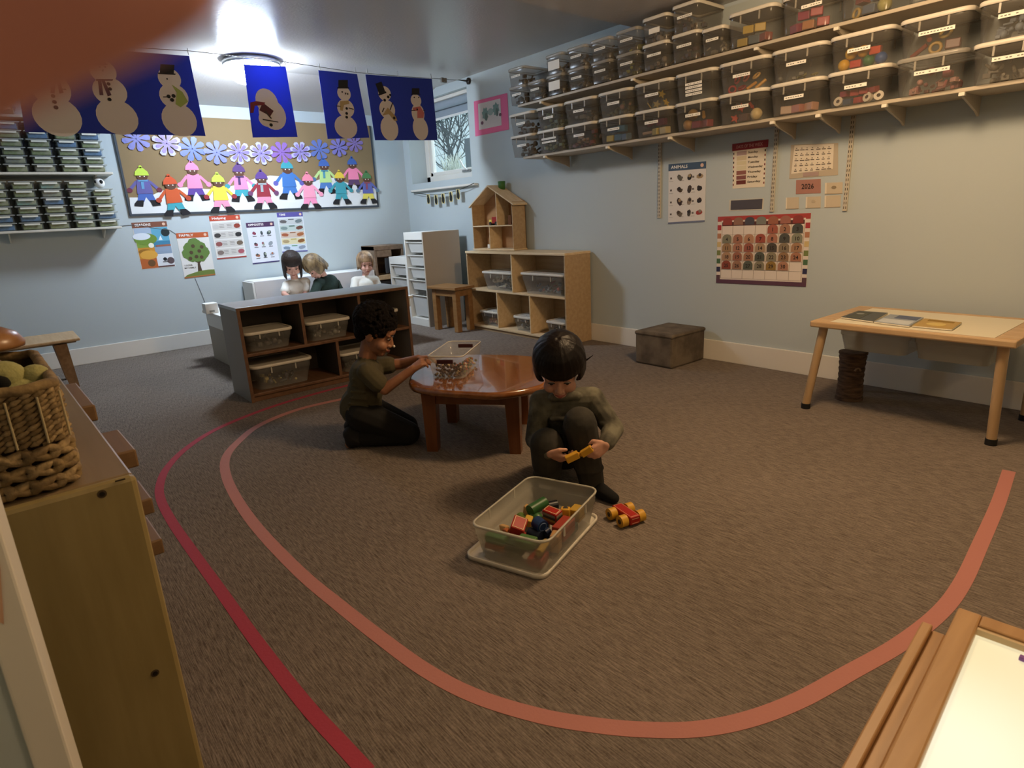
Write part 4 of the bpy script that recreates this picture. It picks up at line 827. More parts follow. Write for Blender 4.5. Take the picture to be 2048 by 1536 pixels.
for i, (u, v, kp, ch, cs, cm, cp, hn, sn, csc, rot) in enumerate(KIDS):
    f_ = frame_at(u, v, kp, .0168+.0072*(i % 2), rot)
    root = thing('paper_child', 'paper child in %s hat and %s top, %s from left on the board' % (hn, sn, ordinal(i+1)), 'paper cutout', f_(0, 0), 'paper children in the snow scene')
    def part(nm, polys, col, h):
        mb = MB()
        for P in polys: mb.slab([f_(x, y, h) for x, y in P], (1, 0, 0), .001, flat(col, .8))
        mb.build(nm, root)
    circ = lambda cx, cy, r, ry=None, n=16: [(cx+r*math.cos(2*math.pi*k/n), cy+(ry or r)*math.sin(2*math.pi*k/n)) for k in range(n)]
    for sg in (-1, 1):
        part('arm', [[(sg*.1, .12), (sg*.16, .14), (sg*.33, -.06), (sg*.27, -.1)]], cs, .0); part('mitten', [circ(sg*.31, -.09, .06)], cm, .0012)
        part('boot', [[(sg*.2, -.34), (sg*.06, -.34), (sg*.1, -.5), (sg*.28, -.48), (sg*.27, -.42)]], '#1d1a1c', .0012)
    part('trousers', [[(-.14, -.15), (.14, -.15), (.2, -.38), (.06, -.38), (.0, -.26), (-.06, -.38), (-.2, -.38)]], cp, .0)
    part('top', [[(-.13, .17), (.13, .17), (.17, -.18), (-.17, -.18)]], cs, .0024)
    part('head', [circ(0, .25, .115, .115)], BR, .0036)
    part('hat', [[(-.15, .27), (-.13, .36), (-.06, .44), (0, .48), (.06, .44), (.13, .36), (.15, .27)], circ(0, .48, .035)], ch, .0048)
    for sg in (-1, 1): part('eye', [circ(sg*.045, .245, .014, n=8)], '#e8e4da', .0048)
    if csc: part('scarf', [[(-.1, .16), (.1, .16), (.1, .12), (-.1, .12)], [(-.05, .13), (.01, .13), (.0, -.06), (-.06, -.06)]], csc, .0048)

# ------------------------------------------------------------------ posters
def poster(f, px, n, label, header, title, hh=.115, bottom=None, paper='#d9d6d0', name='poster', group=None, tw=.45, tcol='#efe9e2', tx=.3):
    sh = sheet_px(f, *px, n); root = thing(name, label, 'poster', sum(sh.c, Vector())/4, group)
    mb = MB(); sh.quad(mb, 0, 0, 1, 1, flat(paper, .5), .0006, .0012); mb.build('sheet', root)
    if header:
        mb = MB(); sh.quad(mb, 0, 0, 1, hh, flat(header, .5), .002); (sh.disc(mb, .9, hh*.5, sh.H*hh*.28, flat('#e0b9a0', .5), .003, n=10) if hh < .14 else 0); mb.build('header', root)
    if bottom: mb = MB(); sh.quad(mb, 0, .97, 1, 1, flat(bottom, .5), .002); mb.build('footer', root)
    if title: mb = MB(); sh.text(mb, title, tx, hh*.5, sh.H*hh*.62, flat(tcol, .6), .0038, width=sh.W*tw); mb.build('lettering', root)
    return sh, root
GP = 'picture posters under the bulletin board'
sh, r_ = poster(onx, [(262.3, 445.6), (332.6, 442.2), (350.7, 532.5), (283.3, 539.4)], (1, 0, 0), 'poster of the four seasons with a brown header, leftmost under the board', '#7a4a38', 'SEASONS', group=GP)
mb = MB()
sh.quad(mb, .02, .12, .5, .32, '#a3b3c6', .002); sh.quad(mb, .02, .32, .5, .54, '#7f9a3f', .002); sh.disc(mb, .3, .36, .09, '#6d8c35', .003, .05); sh.disc(mb, .42, .5, .022, '#e9e6d0', .004); sh.disc(mb, .2, .3, .07, '#d5dbe2', .003, .03)
sh.quad(mb, .5, .12, .99, .42, '#5fa3bf', .002); sh.quad(mb, .5, .42, .99, .54, '#3f7f9f', .002); sh.disc(mb, .9, .24, .035, '#1d2a2c', .003); sh.poly(mb, [(.66, .4), (.74, .3), (.78, .4)], '#e4ecef', .003); sh.quad(mb, .55, .5, .99, .54, '#9a5f4a', .003)
sh.quad(mb, .02, .54, .5, .78, '#c98a2c', .002); sh.quad(mb, .02, .78, .5, .99, '#b5602c', .002); sh.disc(mb, .2, .62, .05, '#9a6a20', .003, .02); sh.disc(mb, .33, .88, .03, '#6a4a28', .003); sh.disc(mb, .3, .7, .07, '#d9a040', .003, .04)
sh.quad(mb, .5, .54, .99, .7, '#8a9bb0', .002); sh.quad(mb, .5, .7, .99, .97, '#d5d8dc', .002); sh.quad(mb, .5, .96, .99, .99, '#5a3a36', .002); sh.disc(mb, .74, .82, .016, '#1a1a1e', .003); sh.disc(mb, .9, .86, .03, '#5a4a4c', .003); sh.quad(mb, .66, .87, .85, .885, '#2a2526', .003)
mb.build('picture', r_)
sh, r_ = poster(onx, [(351.2, 466.6), (415.2, 463.7), (430.8, 549.6), (369.3, 557)], (1, 0, 0), 'family tree poster with a big green tree under an orange header', '#b5552c', 'FAMILY', group=GP)
mb = MB()
sh.poly(mb, [(.46, .88), (.5, .68), (.36, .62), (.5, .64), (.53, .6), (.56, .64), (.68, .6), (.57, .7), (.6, .88)], '#4a3828', .002)
for (a, b, r) in ((.5, .27, .06), (.34, .35, .055), (.66, .34, .055), (.26, .46, .052), (.74, .45, .055), (.5, .43, .085), (.36, .54, .045), (.64, .54, .05), (.5, .56, .04)): sh.disc(mb, a, b, r, '#5f7a3a', .003, wob=.05)
for (a, b) in ((.45, .3), (.62, .42), (.36, .44), (.66, .56), (.3, .57), (.5, .54), (.72, .33)): sh.disc(mb, a, b, .016, '#4f3f28', .004)
sh.poly(mb, [(0, .98), (.1, .93), (.3, .9), (.5, .87), (.8, .86), (1, .87), (1, .98)], '#6a7a38', .002); sh.quad(mb, 0, .97, 1, 1, '#a86a3a', .003)
mb.build('picture', r_); mb = MB(); sh.text(mb, 'I LOVE', .2, .72, sh.H*.045, '#3a3230', .0034, sh.W*.24); sh.text(mb, 'MY FAMILY', .24, .78, sh.H*.045, '#3a3230', .0034, sh.W*.36); mb.build('lettering', r_)
def grid_art(sh, root, cols, rows, y0, y1, colr, rr, seed, words=True, x0=.1, x1=.9):
    rnd = random.Random(seed); mb = MB(); ml = MB()
    for j in range(rows):
        for i in range(cols):
            a = x0+(x1-x0)*(i+.5)/cols; b = y0+(y1-y0)*(j+.42)/rows; c_ = colr[(i+j*cols) % len(colr)]; r = rr*sh.W
            sh.disc(mb, a, b, r*rnd.uniform(.6, .9), c_, .002, r*rnd.uniform(.7, 1.1), n=9, wob=.25); sh.disc(mb, a+rnd.uniform(-.03, .03), b-.022, r*.45, colr[(i*2+j) % len(colr)], .003, n=8)
            if words: sh.quad(ml, a-.07, b+.06*(y1-y0)*4/rows, a+.07, b+.075*(y1-y0)*4/rows, '#5a5552', .002)
    mb.build('picture', root)
    if words: ml.build('caption', root)
sh, r_ = poster(onx, [(417.3, 432.6), (478.8, 429.3), (493.3, 513.7), (434.2, 519)], (1, 0, 0), 'pale poster of speech boxes with an orange red header, third under the board', '#b5462f', 'Helping', bottom='#9a4038', group=GP)
mb = MB()
for j in range(4): sh.quad(mb, .05, .16+.2*j, .95, .33+.2*j, flat('#c3beb6', .6), .002)
mb.build('band', r_)
mb = MB(); ml = MB()
for j, (c1, c2) in enumerate((('#b9b5b0', '#8a3a2c'), ('#3f3a38', '#2c2a2a'), ('#8a4f4a', '#6a5a4a'), ('#7a6a62', '#a0525a'))):
    sh.disc(mb, .16, .25+.2*j, .026, c1, .003, n=9, wob=.2); sh.disc(mb, .85, .25+.2*j, .026, c2, .003, n=9, wob=.2)
    for a in (.35, .6):
        for q in range(3): sh.quad(ml, a-.08, .2+.2*j+.035*q, a+.08, .209+.2*j+.035*q, '#7d7872', .003)
mb.build('picture', r_); ml.build('caption', r_)
sh, r_ = poster(onx, [(491.1, 446), (547, 442.8), (559.3, 522.8), (505.6, 528.7)], (1, 0, 0), 'white poster with nine small pictures under a dark purple header', '#4a3050', 'OPPOSITES', bottom='#3a3560', group=GP, tw=.55, tx=.34, paper='#d5d6dc')
grid_art(sh, r_, 3, 3, .15, .95, ['#8a3a4a', '#3f4145', '#4a5552', '#8a4a52', '#9aa08a', '#8f959a', '#a0644a', '#3a4145', '#9a9aa2'], .085, 4)
sh, r_ = poster(onx, [(552.9, 425.6), (604.4, 423.4), (615.2, 502.4), (564.7, 505.6)], (1, 0, 0), 'poster with coloured picture bands under a violet header, rightmost under the board', '#5a5496', 'TIME', bottom='#5a5a96', group=GP, tw=.24, tx=.2, paper='#d2d6da')
mb = MB()
for j, c_ in enumerate(('#bcbfbd', '#b3c0b8', '#c9b3a0', '#d5c9a2', '#c5cfd9')): sh.quad(mb, .04, .15+.165*j, .96, .3+.165*j, c_, .002)
mb.build('band', r_)
mb = MB(); ml = MB()
for j in range(5):
    sh.disc(mb, .2, .225+.165*j, .03, ['#5f5a58', '#7a8a86', '#a0583a', '#a8926a', '#7a8a9a'][j], .003, .02, n=9, wob=.25); sh.disc(mb, .8, .225+.165*j, .032, ['#6f7a7a', '#6a3f32', '#a06038', '#8a5a30', '#8a93a2'][j], .003, .022, n=9, wob=.25)
    sh.quad(ml, .4, .165+.165*j, .62, .19+.165*j, ['#5f5f5f', '#556a60', '#8a5a40', '#b0a05a', '#5f8f70'][j], .003)
mb.build('picture', r_); ml.build('caption', r_)
tag(MB().tube([onx(u, v, .004) for u, v in ((240, 452), (262, 450), (287, 452), (300, 455))]+[onx(u, v, .004) for u, v in ((340, 460), (352, 468))], .002, mat('grey_cord', '#6d7478', .6), 5).tube([onx(u, v, .004) for u, v in ((390, 556), (398, 575), (405, 592), (412, 610), (417, 640))], .002, mat('grey_cord', '#6d7478', .6), 5).build('thin_cord'), 'thin grey cord running behind the posters down the back wall', 'cord')
# right wall
GR = 'charts on the right wall'; N_R = (0, -1, 0)
sh, r_ = poster(ony, [(1337.6, 328.6), (1412.8, 322.5), (1409.8, 443.7), (1336.5, 448.3)], N_R, 'white chart of twelve small animals with a blue header on the right wall', '#41546a', 'ANIMALS', bottom='#6f7488', group=GR, paper='#d8d2cb')
grid_art(sh, r_, 3, 4, .15, .95, ['#5f5a50', '#2a2624', '#a08a6a', '#4a3a2c', '#3a3230', '#2f2a2a', '#3a2a26', '#8a7a6a', '#241f1f', '#6a5f52', '#4a443a', '#9a3a34'], .085, 9, False, .18, .98)
mb = MB()
for j in range(4):
    for i in range(3): sh.quad(mb, .05+.3*i, .22+.2*j, .1+.3*i, .25+.2*j, '#6a625c', .002); sh.quad(mb, .03+.3*i, .285+.2*j, .13+.3*i, .29+.2*j, '#8a847c', .002)
mb.build('caption', r_)
kk = lambda a, b: (1420+a/6.4, 250+b/6.4)
sh, r_ = poster(ony, [kk(300, 248), kk(728, 192), kk(700, 790), kk(290, 815)], N_R, 'chart listing the days of the week under a dark red header', '#8a2426', 'DAYS OF THE WEEK', hh=.15, group=GR, tw=.8, tx=.5, paper='#e0d3bd', tcol='#c98a80')
mb = MB(); ml = MB(); sh.quad(mb, -.03, -.01, 1.05, .15, flat('#8a2426', .5), .0016)
for j, (d_, c_) in enumerate(zip(['Sunday', 'Monday', 'Tuesday', 'Wednesday', 'Thursday', 'Friday', 'Saturday'], ['#b59a94', '#cdbb98', '#d5c7a2', '#d5c9a8', '#8f5a50', '#84504a', '#6a3026'])):
    b = .22+.108*j; sh.quad(mb, .12, b-.045, .42, b+.045, c_, .002); sh.text(ml, d_, .46+.026*len(d_), b, sh.H*.062, '#2f2824', .0034, sh.W*.05*len(d_))
for j in range(8):
    for a in (.01, .96): sh.quad(mb, a, .19+.1*j, a+.03, .235+.1*j, ['#3a302c', '#7a2a2a'][j % 2], .002)
mb.build('colour_blocks', r_); ml.build('lettering', r_)
sh, r_ = poster(ony, [kk(250, 960), kk(690, 935), kk(680, 1085), kk(245, 1100)], N_R, 'small dark slate strip card above the calendar', None, None, group=GR, paper='#c9c2b2', name='strip_card')
mb = MB(); sh.quad(mb, .05, .06, .97, .92, flat('#4f4a50', .4), .002); mb.build('dark_panel', r_)
sh, r_ = poster(ony, [kk(1040, 255), kk(1640, 230), kk(1640, 640), kk(1015, 690)], N_R, 'months and birthdays chart in a clear pocket on the right wall', None, None, group=GR, paper='#b7a993', name='pocket_chart')
mb = MB(); sh.poly(mb, [(.08, .02), (.92, .02), (.9, .8), (.04, .86)], flat('#dfd2bd', .5), .002); sh.quad(mb, .3, .85, .62, .97, flat('#a88f88', .6), .003); mb.build('card', r_)
mb = MB(); rn = random.Random(2)
for j in range(5):
    for i in range(7):
        a = .1+.115*i; b = .1+.155*j; sh.quad(mb, a+.02, b, a+.045, b+.018, '#4a4038', .004); w_ = rn.uniform(.05, .095); sh.quad(mb, a, b+.05, a+w_, b+.072, '#5a4f46', .004)
mb.build('lettering', r_)
sh, r_ = poster(ony, [kk(1105, 705), kk(1420, 690), kk(1420, 872), kk(1100, 885)], N_R, 'dusty rose card printed 2026 below the months chart', None, None, group=GR, paper='#a8786a', name='year_card')
mb = MB(); sh.text(mb, '2026', .48, .5, sh.H*.5, '#3a2a26', .0034, sh.W*.5); mb.build('lettering', r_)
for tl, br, lab, ic in (((1475, 740), (1700, 880), 'small blank card with a smudged cloud beside the rose year card', 1), ((975, 930), (1140, 1072), 'small pale card, leftmost of three in a row below the year card', 0), ((1230, 920), (1420, 1062), 'small pale card, middle of three in a row below the year card', 2), ((1470, 905), (1675, 1052), 'small pale card, rightmost of three in a row below the year card', 0)):
    sh, r_ = poster(ony, [kk(*tl), kk(br[0], tl[1]-8), kk(br[0]-4, br[1]), kk(tl[0]-4, br[1]+8)], N_R, lab, None, None, group=GR, paper='#c3b49b', name='small_card')
    mb = MB(); sh.quad(mb, .0, 0, .1, .95, flat('#dccfb8', .4), .002); sh.quad(mb, 0, .94, 1, 1, flat('#a5967e', .5), .002); mb.build('pocket_edge', r_)
    if ic: mb = MB(); sh.disc(mb, .52, .42, .014 if ic == 1 else .012, flat('#8f7f66' if ic == 1 else '#b5a58c', .6), .003, .009, n=10); mb.build('picture', r_)
c6 = lambda a, b: (1300+a/4.388, 250+b/4.388)
sh, r_ = poster(ony, [c6(598, 805), c6(1415, 772), c6(1370, 1420), c6(582, 1385)], N_R, 'large month calendar chart with numbered arches and a striped border', None, None, group=GR, paper='#ddd0c4', name='calendar')
mb = MB(); sh.quad(mb, 0, 0, 1, .06, '#a8403c', .002)
for a in (0, .955):
    for j, c_ in enumerate(['#a8403c', '#a8383c', '#b07a5c', '#c9b07a', '#76804a', '#4a6a4a', '#2f3050', '#5a4048']): sh.quad(mb, a, .0+.125*j, a+.045, .075+.125*j, c_, .002)
sh.quad(mb, 0, .94, 1, 1, '#5a3a4c', .0028); mb.build('border', r_)
mb = MB(); g0, g1, h0, h1 = .055, .945, .14, .92
for i in range(8): sh.quad(mb, g0+(g1-g0)*i/7-.0012, h0, g0+(g1-g0)*i/7+.0012, h1, '#8a7c70', .002)
for j in range(7): sh.quad(mb, g0, h0+(h1-h0)*j/6-.0015, g1, h0+(h1-h0)*j/6+.0015, '#8a7c70', .002)
mb.build('grid_lines', r_)
def arch(sh, mb, a, b, w_, h_, col, hh):
    P = [(a-w_/2, b+h_/2), (a-w_/2, b-h_*.05)]
    for k in range(9): t_ = math.pi-math.pi*k/8; P.append((a+w_/2*math.cos(t_), b-h_*.05-h_*.45*math.sin(t_)))
    P.append((a+w_/2, b+h_/2)); sh.poly(mb, P, col, hh)
ml = MB(); sh.quad(ml, g0, .085, g1, .14, '#5a3430', .002); ml.build('day_strip', r_)
dc = ['#8f4038', '#8f6a58', '#4a4850', '#7a7a72', '#9a604a', '#a0685a', '#8a3c36']
mb = MB()
for i in range(7): arch(sh, mb, g0+(g1-g0)*(i+.5)/7, .075, .105, .11, dc[i], .0034)
mb.build('day_tabs', r_)
ac = {1: '#a05a48', 2: '#a0735c', 3: '#4a4c48', 4: '#7f7c68', 5: '#a06e58', 6: '#b08468', 7: '#9a4c3c', 8: '#a8705a', 9: '#4f4e48', 10: '#858470', 11: '#9a7a58', 12: '#a8755e', 13: '#985848', 14: '#a5886c', 15: '#4c443c', 16: '#86765f', 17: '#a37c5e', 18: '#a88468', 19: '#9a6450', 20: '#a07258', 21: '#4f5248', 22: '#8a8068', 23: '#8f6e50', 24: '#a57258', 25: '#8a4434', 26: '#98705a', 27: '#54584c', 28: '#847c66', 29: '#8f7038', 30: '#a87860'}
for nday in range(1, 31):
    k = nday+3; i, j = k % 7, k//7; a = g0+(g1-g0)*(i+.5)/7; b = h0+(h1-h0)*(j+.5)/6
    o_ = MB(); arch(sh, o_, a, b-.008, .108, .128, ac[nday], .004); sh.text(o_, str(nday), a, b+.005, sh.H*.075, '#2a201c', .0056)
    o_.build('number_tab', r_)
# pink framed picture
q = sheet_px(ony, (948, 203), (1015, 186), (1018.5, 259), (951, 273), N_R); r_ = thing('pink_picture', 'two green trees painted on white paper with a bright pink border beside the window', 'picture', sum(q.c, Vector())/4)
mb = MB(); q.quad(mb, 0, 0, 1, 1, mat('hot_pink_card', '#d5668c', .7), .001, .0015); mb.build('border', r_)
mb = MB(); q.quad(mb, .13, .1, .8, .84, flat('#c5bdb8', .7), .003); mb.build('paper', r_)
mb = MB()
for a, b in ((.34, .42), (.66, .36)):
    q.disc(mb, a, b, .045, '#6f8a82', .004, .05, wob=.2); q.disc(mb, a+.03, b+.09, .02, '#5f7068', .005, .035)
q.disc(mb, .5, .4, .04, '#8a9a94', .004, .03); q.disc(mb, .24, .66, .02, '#6a4a5a', .005, .015); q.disc(mb, .78, .54, .018, '#6a4a52', .005, .014)
mb.build('painting', r_)
# garland under the window sill
ga = [ony(822, 384, -.055), ony(838, 387, -.055), ony(858, 389, -.055), ony(880, 389, -.055), ony(905, 384, -.055), ony(930, 375, -.055), ony(948, 366, -.055)]
gl = thing('garland', 'black string garland sagging below the window sill', 'garland', ga[3]); MB().tube(smooth_path(ga, 5), .003, mat('black_cord', '#23261f', .7), 6).build('string', gl)
for i, (u, v) in enumerate(((857, 398), (872.5, 399.5), (886.5, 397), (902, 393.5), (916.5, 388.5))):
    c_ = ony(u, v, -.057); root = thing('garland_card', 'small gold card with a dark figure hanging on the garland, %s from the left' % ordinal(i+1), 'card', c_, 'cards on the window garland')
    s2 = Sheet(c_+Vector((-.03, 0, .05)), c_+Vector((.03, 0, .05)), c_+Vector((.03, 0, -.05)), c_+Vector((-.03, 0, -.05)), N_R)
    mb = MB(); s2.quad(mb, 0, 0, 1, 1, flat('#c5b47a', .6), 0, .0014); mb.build('card', root)
    mb = MB(); s2.disc(mb, .5, .6, .024, '#1d1f15', .002, .038); s2.disc(mb, .45, .22, .016, '#1d1f15', .002, .018); s2.quad(mb, .1, .4, .25, .8, '#1d1f15', .002); mb.build('figure', root)

# ------------------------------------------------------------------ wall shelves with their bins
M_SHELF = mat('white_shelf_board', '#b3a794', .5)
def wall_shelf(label, x0, x1, z, yf, brackets, std=()):
    root = thing('wall_shelf', label, 'shelf', ((x0+x1)/2, yf/2, z-.018))
    MB().box((x0, yf, z-.018), (x1, -.012, z), M_SHELF, .003).build('board', root)
    for bx in brackets:
        mb = MB(); mb.slab([(bx-.005, -.012, z-.019), (bx-.005, yf-.008, z-.019), (bx-.005, yf-.008, z-.032), (bx-.005, -.06, z-.085), (bx-.005, -.012, z-.105)], (1, 0, 0), .010, M_SHELF)
        mb.box((bx-.012, yf-.01, z-.034), (bx+.012, yf+.012, z-.0185), mat('bracket_tip', '#ded6c6', .5), .002); mb.build('bracket', root)
    return root
zL, zU, YF = 1.513, 1.910, -.282
wall_shelf('lower long white shelf of lidded bins on the right wall', 2.36, 6.7, zL, YF, [ony(u, v, YF).x for u, v in ((1090, 316), (1215, 295), (1340, 273), (1545, 242), (1637, 225), (1770, 205), (1925, 183))]+[6.1])
wall_shelf('upper long white shelf of bins just under the ceiling on the right wall', 2.32, 6.7, zU, YF, [2.6, 3.5, 4.37, 4.8, 5.5, 6.1])
for (xa, za, lab) in ((3.517, .985, 'slotted white shelf upright on the wall, leftmost beside the animal chart'), (4.372, 1.0, 'slotted white shelf upright on the wall between the weekday and months charts'), (4.806, .99, 'slotted white shelf upright on the wall, rightmost beside the months chart')):
    root = thing('shelf_upright', lab, 'shelf upright', (xa, -.006, za), 'slotted uprights on the right wall')
    MB().box((xa-.0125, -.011, za), (xa+.0125, 0, 2.2), mat('upright_enamel', '#bdb4a2', .5), .002).build('channel', root)
    mb = MB(); z = za+.012
    while z < 1.49:
        for sx in (-.0055, .0055): mb.box((xa+sx-.0016, -.0116, z), (xa+sx+.0016, -.0108, z+.014), '#2c2620')
        z += .025
    mb.build('slots', root)
P_TINT = plastic('smoky_clear_plastic', '#757067', .34, .2); P_TINTR = plastic('smoky_plastic_rim', '#b9b1a2', .5)
def fill(c, lx, ly, h, items, nx, nz, name, label, cat, group, seed, frac=.72):
    """toys set in a loose grid just behind the front wall of a bin; items: list of (kind, colour)"""
    rnd = random.Random(seed); r0 = min(lx*.80/(2*nx), .034); k = 0
    for j in range(nz):
        m_ = int(lx*.80/(2*r0)) - (j % 2)
        for i in range(max(1, m_)):
            kind, col = items[k % len(items)]; k += 1; r = r0*(.97 if kind in ('ball', 'wheel') else .86)
            p = Vector((c[0]+(i-(m_-1)/2)*2*r0+rnd.uniform(-.05, .05)*r0, c[1]-ly*.5*.86+r0+.004+rnd.uniform(0, .012), c[2]+.005+r0*(.95 if kind in ('ball', 'wheel') else .7)+j*1.62*r0))
            mb = MB(); shape(mb, kind, p, r, mat('toy_'+col.strip('#'), col, .4), rnd); tag(mb.build(name), label, cat, group)
lineL = lambda u: 315-.1517*(u-1044)
lineU = lambda u: 213-.2448*(u-1035)
DC = [(1020, 1068), (1073, 1124), (1127, 1190), (1194, 1260), (1265, 1340), (1345, 1425), (1430, 1528), (1532, 1640), (1645, 1772), (1780, 1925), (1932, 2085)]
DEP = .285
WARMS = ['#8a5a3a', '#a07a4a', '#6a3a2a']
D_DESC = [('of brown shapes', 'of dark lattice pieces'), ('of green paper', 'with two label strips'), ('of grey pieces', 'of dark red beads'), ('of olive pieces', 'of blue and yellow sheets'), ('of yellow stars', 'of purple and cream shapes'), ('with four label strips', 'of crimson and tan balls'), ('of red rings and gold rods', 'of coral flowers and a cream ball'), ('nearly empty', 'with two pink blocks'), ('of yellow, red and blue balls', 'of red toys and white wheels'), ('with a gold ring and red rods', 'of pink cords'), ('of blue grey sheets', 'of grey rods')]
for i, (ua, ub) in enumerate(DC):
    x0 = ony(ua, lineL(ua), -.315).x; x1 = ony(ub, lineL(ub), -.315).x
    for lev in (0, 1):
        h = .148; z = zL+.0008+lev*.1645; cx = (x0+x1)/2; c_ = Vector((cx, -.03-DEP/2, z)); lx = (x1-x0)/1.035
        lab = 'clear bin %s, %s of the %s pair, lower shelf' % (D_DESC[i][1-lev], ('bottom', 'top')[lev], ordinal(i+1))
        w_ = min(.105, lx*.38)
        st_ = [(0.0, h*.56, w_, .017)]
        if i == 5 and lev == 1: st_ = [(0, h*q, w_*1.1, .014) for q in (.25, .38, .51, .64)]
        if i == 1 and lev == 0: st_ = [(0, h*q, w_*1.5, .013) for q in (.5, .66)]
        if i in (9, 10): st_ = [(0.05, h*.6, w_*1.35, .017)]
        tub(c_, lx, DEP, h, lab, strip=st_, group='bins on the lower wall shelf', lid='clear' if (i == 9 and lev == 0) else 'cream', wall=P_TINT, rimm=P_TINTR, taper=.9)
        g = 'toys in the %s bin of column %s on the lower wall shelf' % (('bottom', 'top')[lev], ordinal(i+1)); tl = 'toy piece in the %s bin of the %s pair on the lower wall shelf' % (('bottom', 'top')[lev], ordinal(i+1))
        A = (c_, lx, DEP, h)
        if (i, lev) == (8, 1): fill(*A, [('ball', '#d9a520'), ('block', '#b83225'), ('ball', '#2a6a3a'), ('ball', '#1f4f8f'), ('ball', '#e0b02a'), ('ball', '#d9a030'), ('block', '#c2482c'), ('ball', '#27508a'), ('ball', '#d5a828'), ('block', '#b83a2a'), ('block', '#c9402c'), ('block', '#2a4f8a')], 4, 2, 'toy_ball', tl, 'toy', g, 3, .95)
        elif (i, lev) == (8, 0): fill(*A, [('wheel', '#d5c9b5'), ('block', '#3a4a62'), ('block', '#9a2f2c'), ('wheel', '#d5c9b5'), ('wheel', '#ddd2c0'), ('block', '#8a2c30'), ('block', '#a03430'), ('block', '#94302e'), ('block', '#8f3a38'), ('ball', '#9a3c40')], 5, 2, 'toy_wheel_mix', tl, 'toy', g, 4, .62)  # pale toy wheels mixed with coloured blocks and a ball
        elif (i, lev) == (6, 1): fill(*A, [('ring', '#a02f28'), ('ring', '#8f2a2a'), ('rod', '#c98f3a'), ('rod', '#c9953f'), ('ring', '#b04038'), ('ring', '#a8523a'), ('ring', '#c9a05a'), ('rod', '#c98a3a'), ('ring', '#93302c'), ('ring', '#a84a34'), ('rod', '#b8843a'), ('ring', '#b5743a')], 4, 2, 'toy_ring', tl, 'toy', g, 5, .8)
        elif (i, lev) == (6, 0): fill(*A, [('star', '#b84a38'), ('block', '#5a4038'), ('ball', '#d8c08a'), ('star', '#b5503f'), ('star', '#a84638'), ('ball', '#6a4a4a')], 3, 2, 'toy_flower', tl, 'toy', g, 6, .7)
        elif (i, lev) == (5, 0): fill(*A, [('ball', '#a87a3a'), ('block', '#7a2430'), ('block', '#84283a'), ('ball', '#9a7a4a'), ('rod', '#a8803f'), ('block', '#7f2636')], 3, 2, 'toy_ball', tl, 'toy', g, 7, .8)
        elif (i, lev) == (4, 1): fill(*A, [('star', '#b5963a'), ('star', '#8a7a3a'), ('star', '#c2a040'), ('rod', '#4f4038'), ('star', '#a08838'), ('rod', '#8a7a6a')], 3, 2, 'toy_star', tl, 'toy', g, 8, .8)
        elif (i, lev) == (4, 0): fill(*A, [('rod', '#a08a7a'), ('block', '#b5a050'), ('block', '#c9b88a'), ('rod', '#6a3a4a'), ('block', '#5f2f44'), ('block', '#7a2a3a')], 3, 2, 'toy_block', tl, 'toy', g, 9, .75)
        elif (i, lev) == (3, 0): fill(*A, [('block', '#b8a03a'), ('block', '#3f6a86'), ('block', '#3f6480'), ('block', '#3f5f7a'), ('block', '#44708a'), ('block', '#a0522c')], 3, 2, 'toy_block', tl, 'toy', g, 10, .85)
        elif (i, lev) == (7, 0): fill(*A, [('block', '#b59a86'), ('block', '#b0705f'), ('block', '#b88a72')], 3, 1, 'toy_block', tl, 'toy', g, 11, .3)
        elif (i, lev) == (9, 1): fill(*A, [('rod', '#7a3a30'), ('ring', '#a88a48'), ('block', '#5a2f2c'), ('rod', '#8f4a34'), ('ring', '#b0954f'), ('rod', '#6a3230')], 3, 2, 'toy_ring', tl, 'toy', g, 12, .8)
        elif (i, lev) != (5, 1):
            cols = {0: ['#4a3a2c', '#5f4a38', '#3a3026'], 1: ['#6a7a62', '#7f8a74', '#5a6a54'], 2: ['#6f6a62', '#5a5550'] if lev else ['#7a2f34', '#5f2a2c', '#8a6a4a'], 3: ['#6a6a4f', '#55523f', '#8a6a5f'], 7: ['#6a675e', '#7f7a4f'], 9: ['#a0605f', '#b58a80', '#8a5a5a'], 10: ['#6a7482', '#7d8792'] if lev else ['#6f6a60', '#8a857a']}[i]
            heap(*A, cols, 'loose %s in the %s bin of the %s pair, lower wall shelf' % ('craft pieces', ('bottom', 'top')[lev], ordinal(i+1)), i*7+lev, 30 if i != 7 else 8, .7 if i != 7 else .2)
UC = [(1018, 1050, 2, .118), (1055, 1086, 1, .118), (1092, 1126, 2, .122), (1134, 1172, 2, .122), (1180, 1220, 2, .122), (1230, 1275, 2, .124), (1282, 1333, 2, .135), (1340, 1394, 2, .142), (1400, 1446, 1, .125), (1450, 1545, 1, .163), (1556, 1660, 1, .163), (1672, 1785, 1, .163), (1805, 1930, 1, .163)]
U_DESC = ['of dark pieces', 'of grey pieces', 'with a big white label', 'of pale shapes', 'of grey strips', 'with a yellow block', 'of dark craft pieces', 'of mixed dark pieces', 'of pale strips', 'of yellow and blue blocks', 'of pink and red blocks', 'of mixed toys and rings', 'of dark toys']
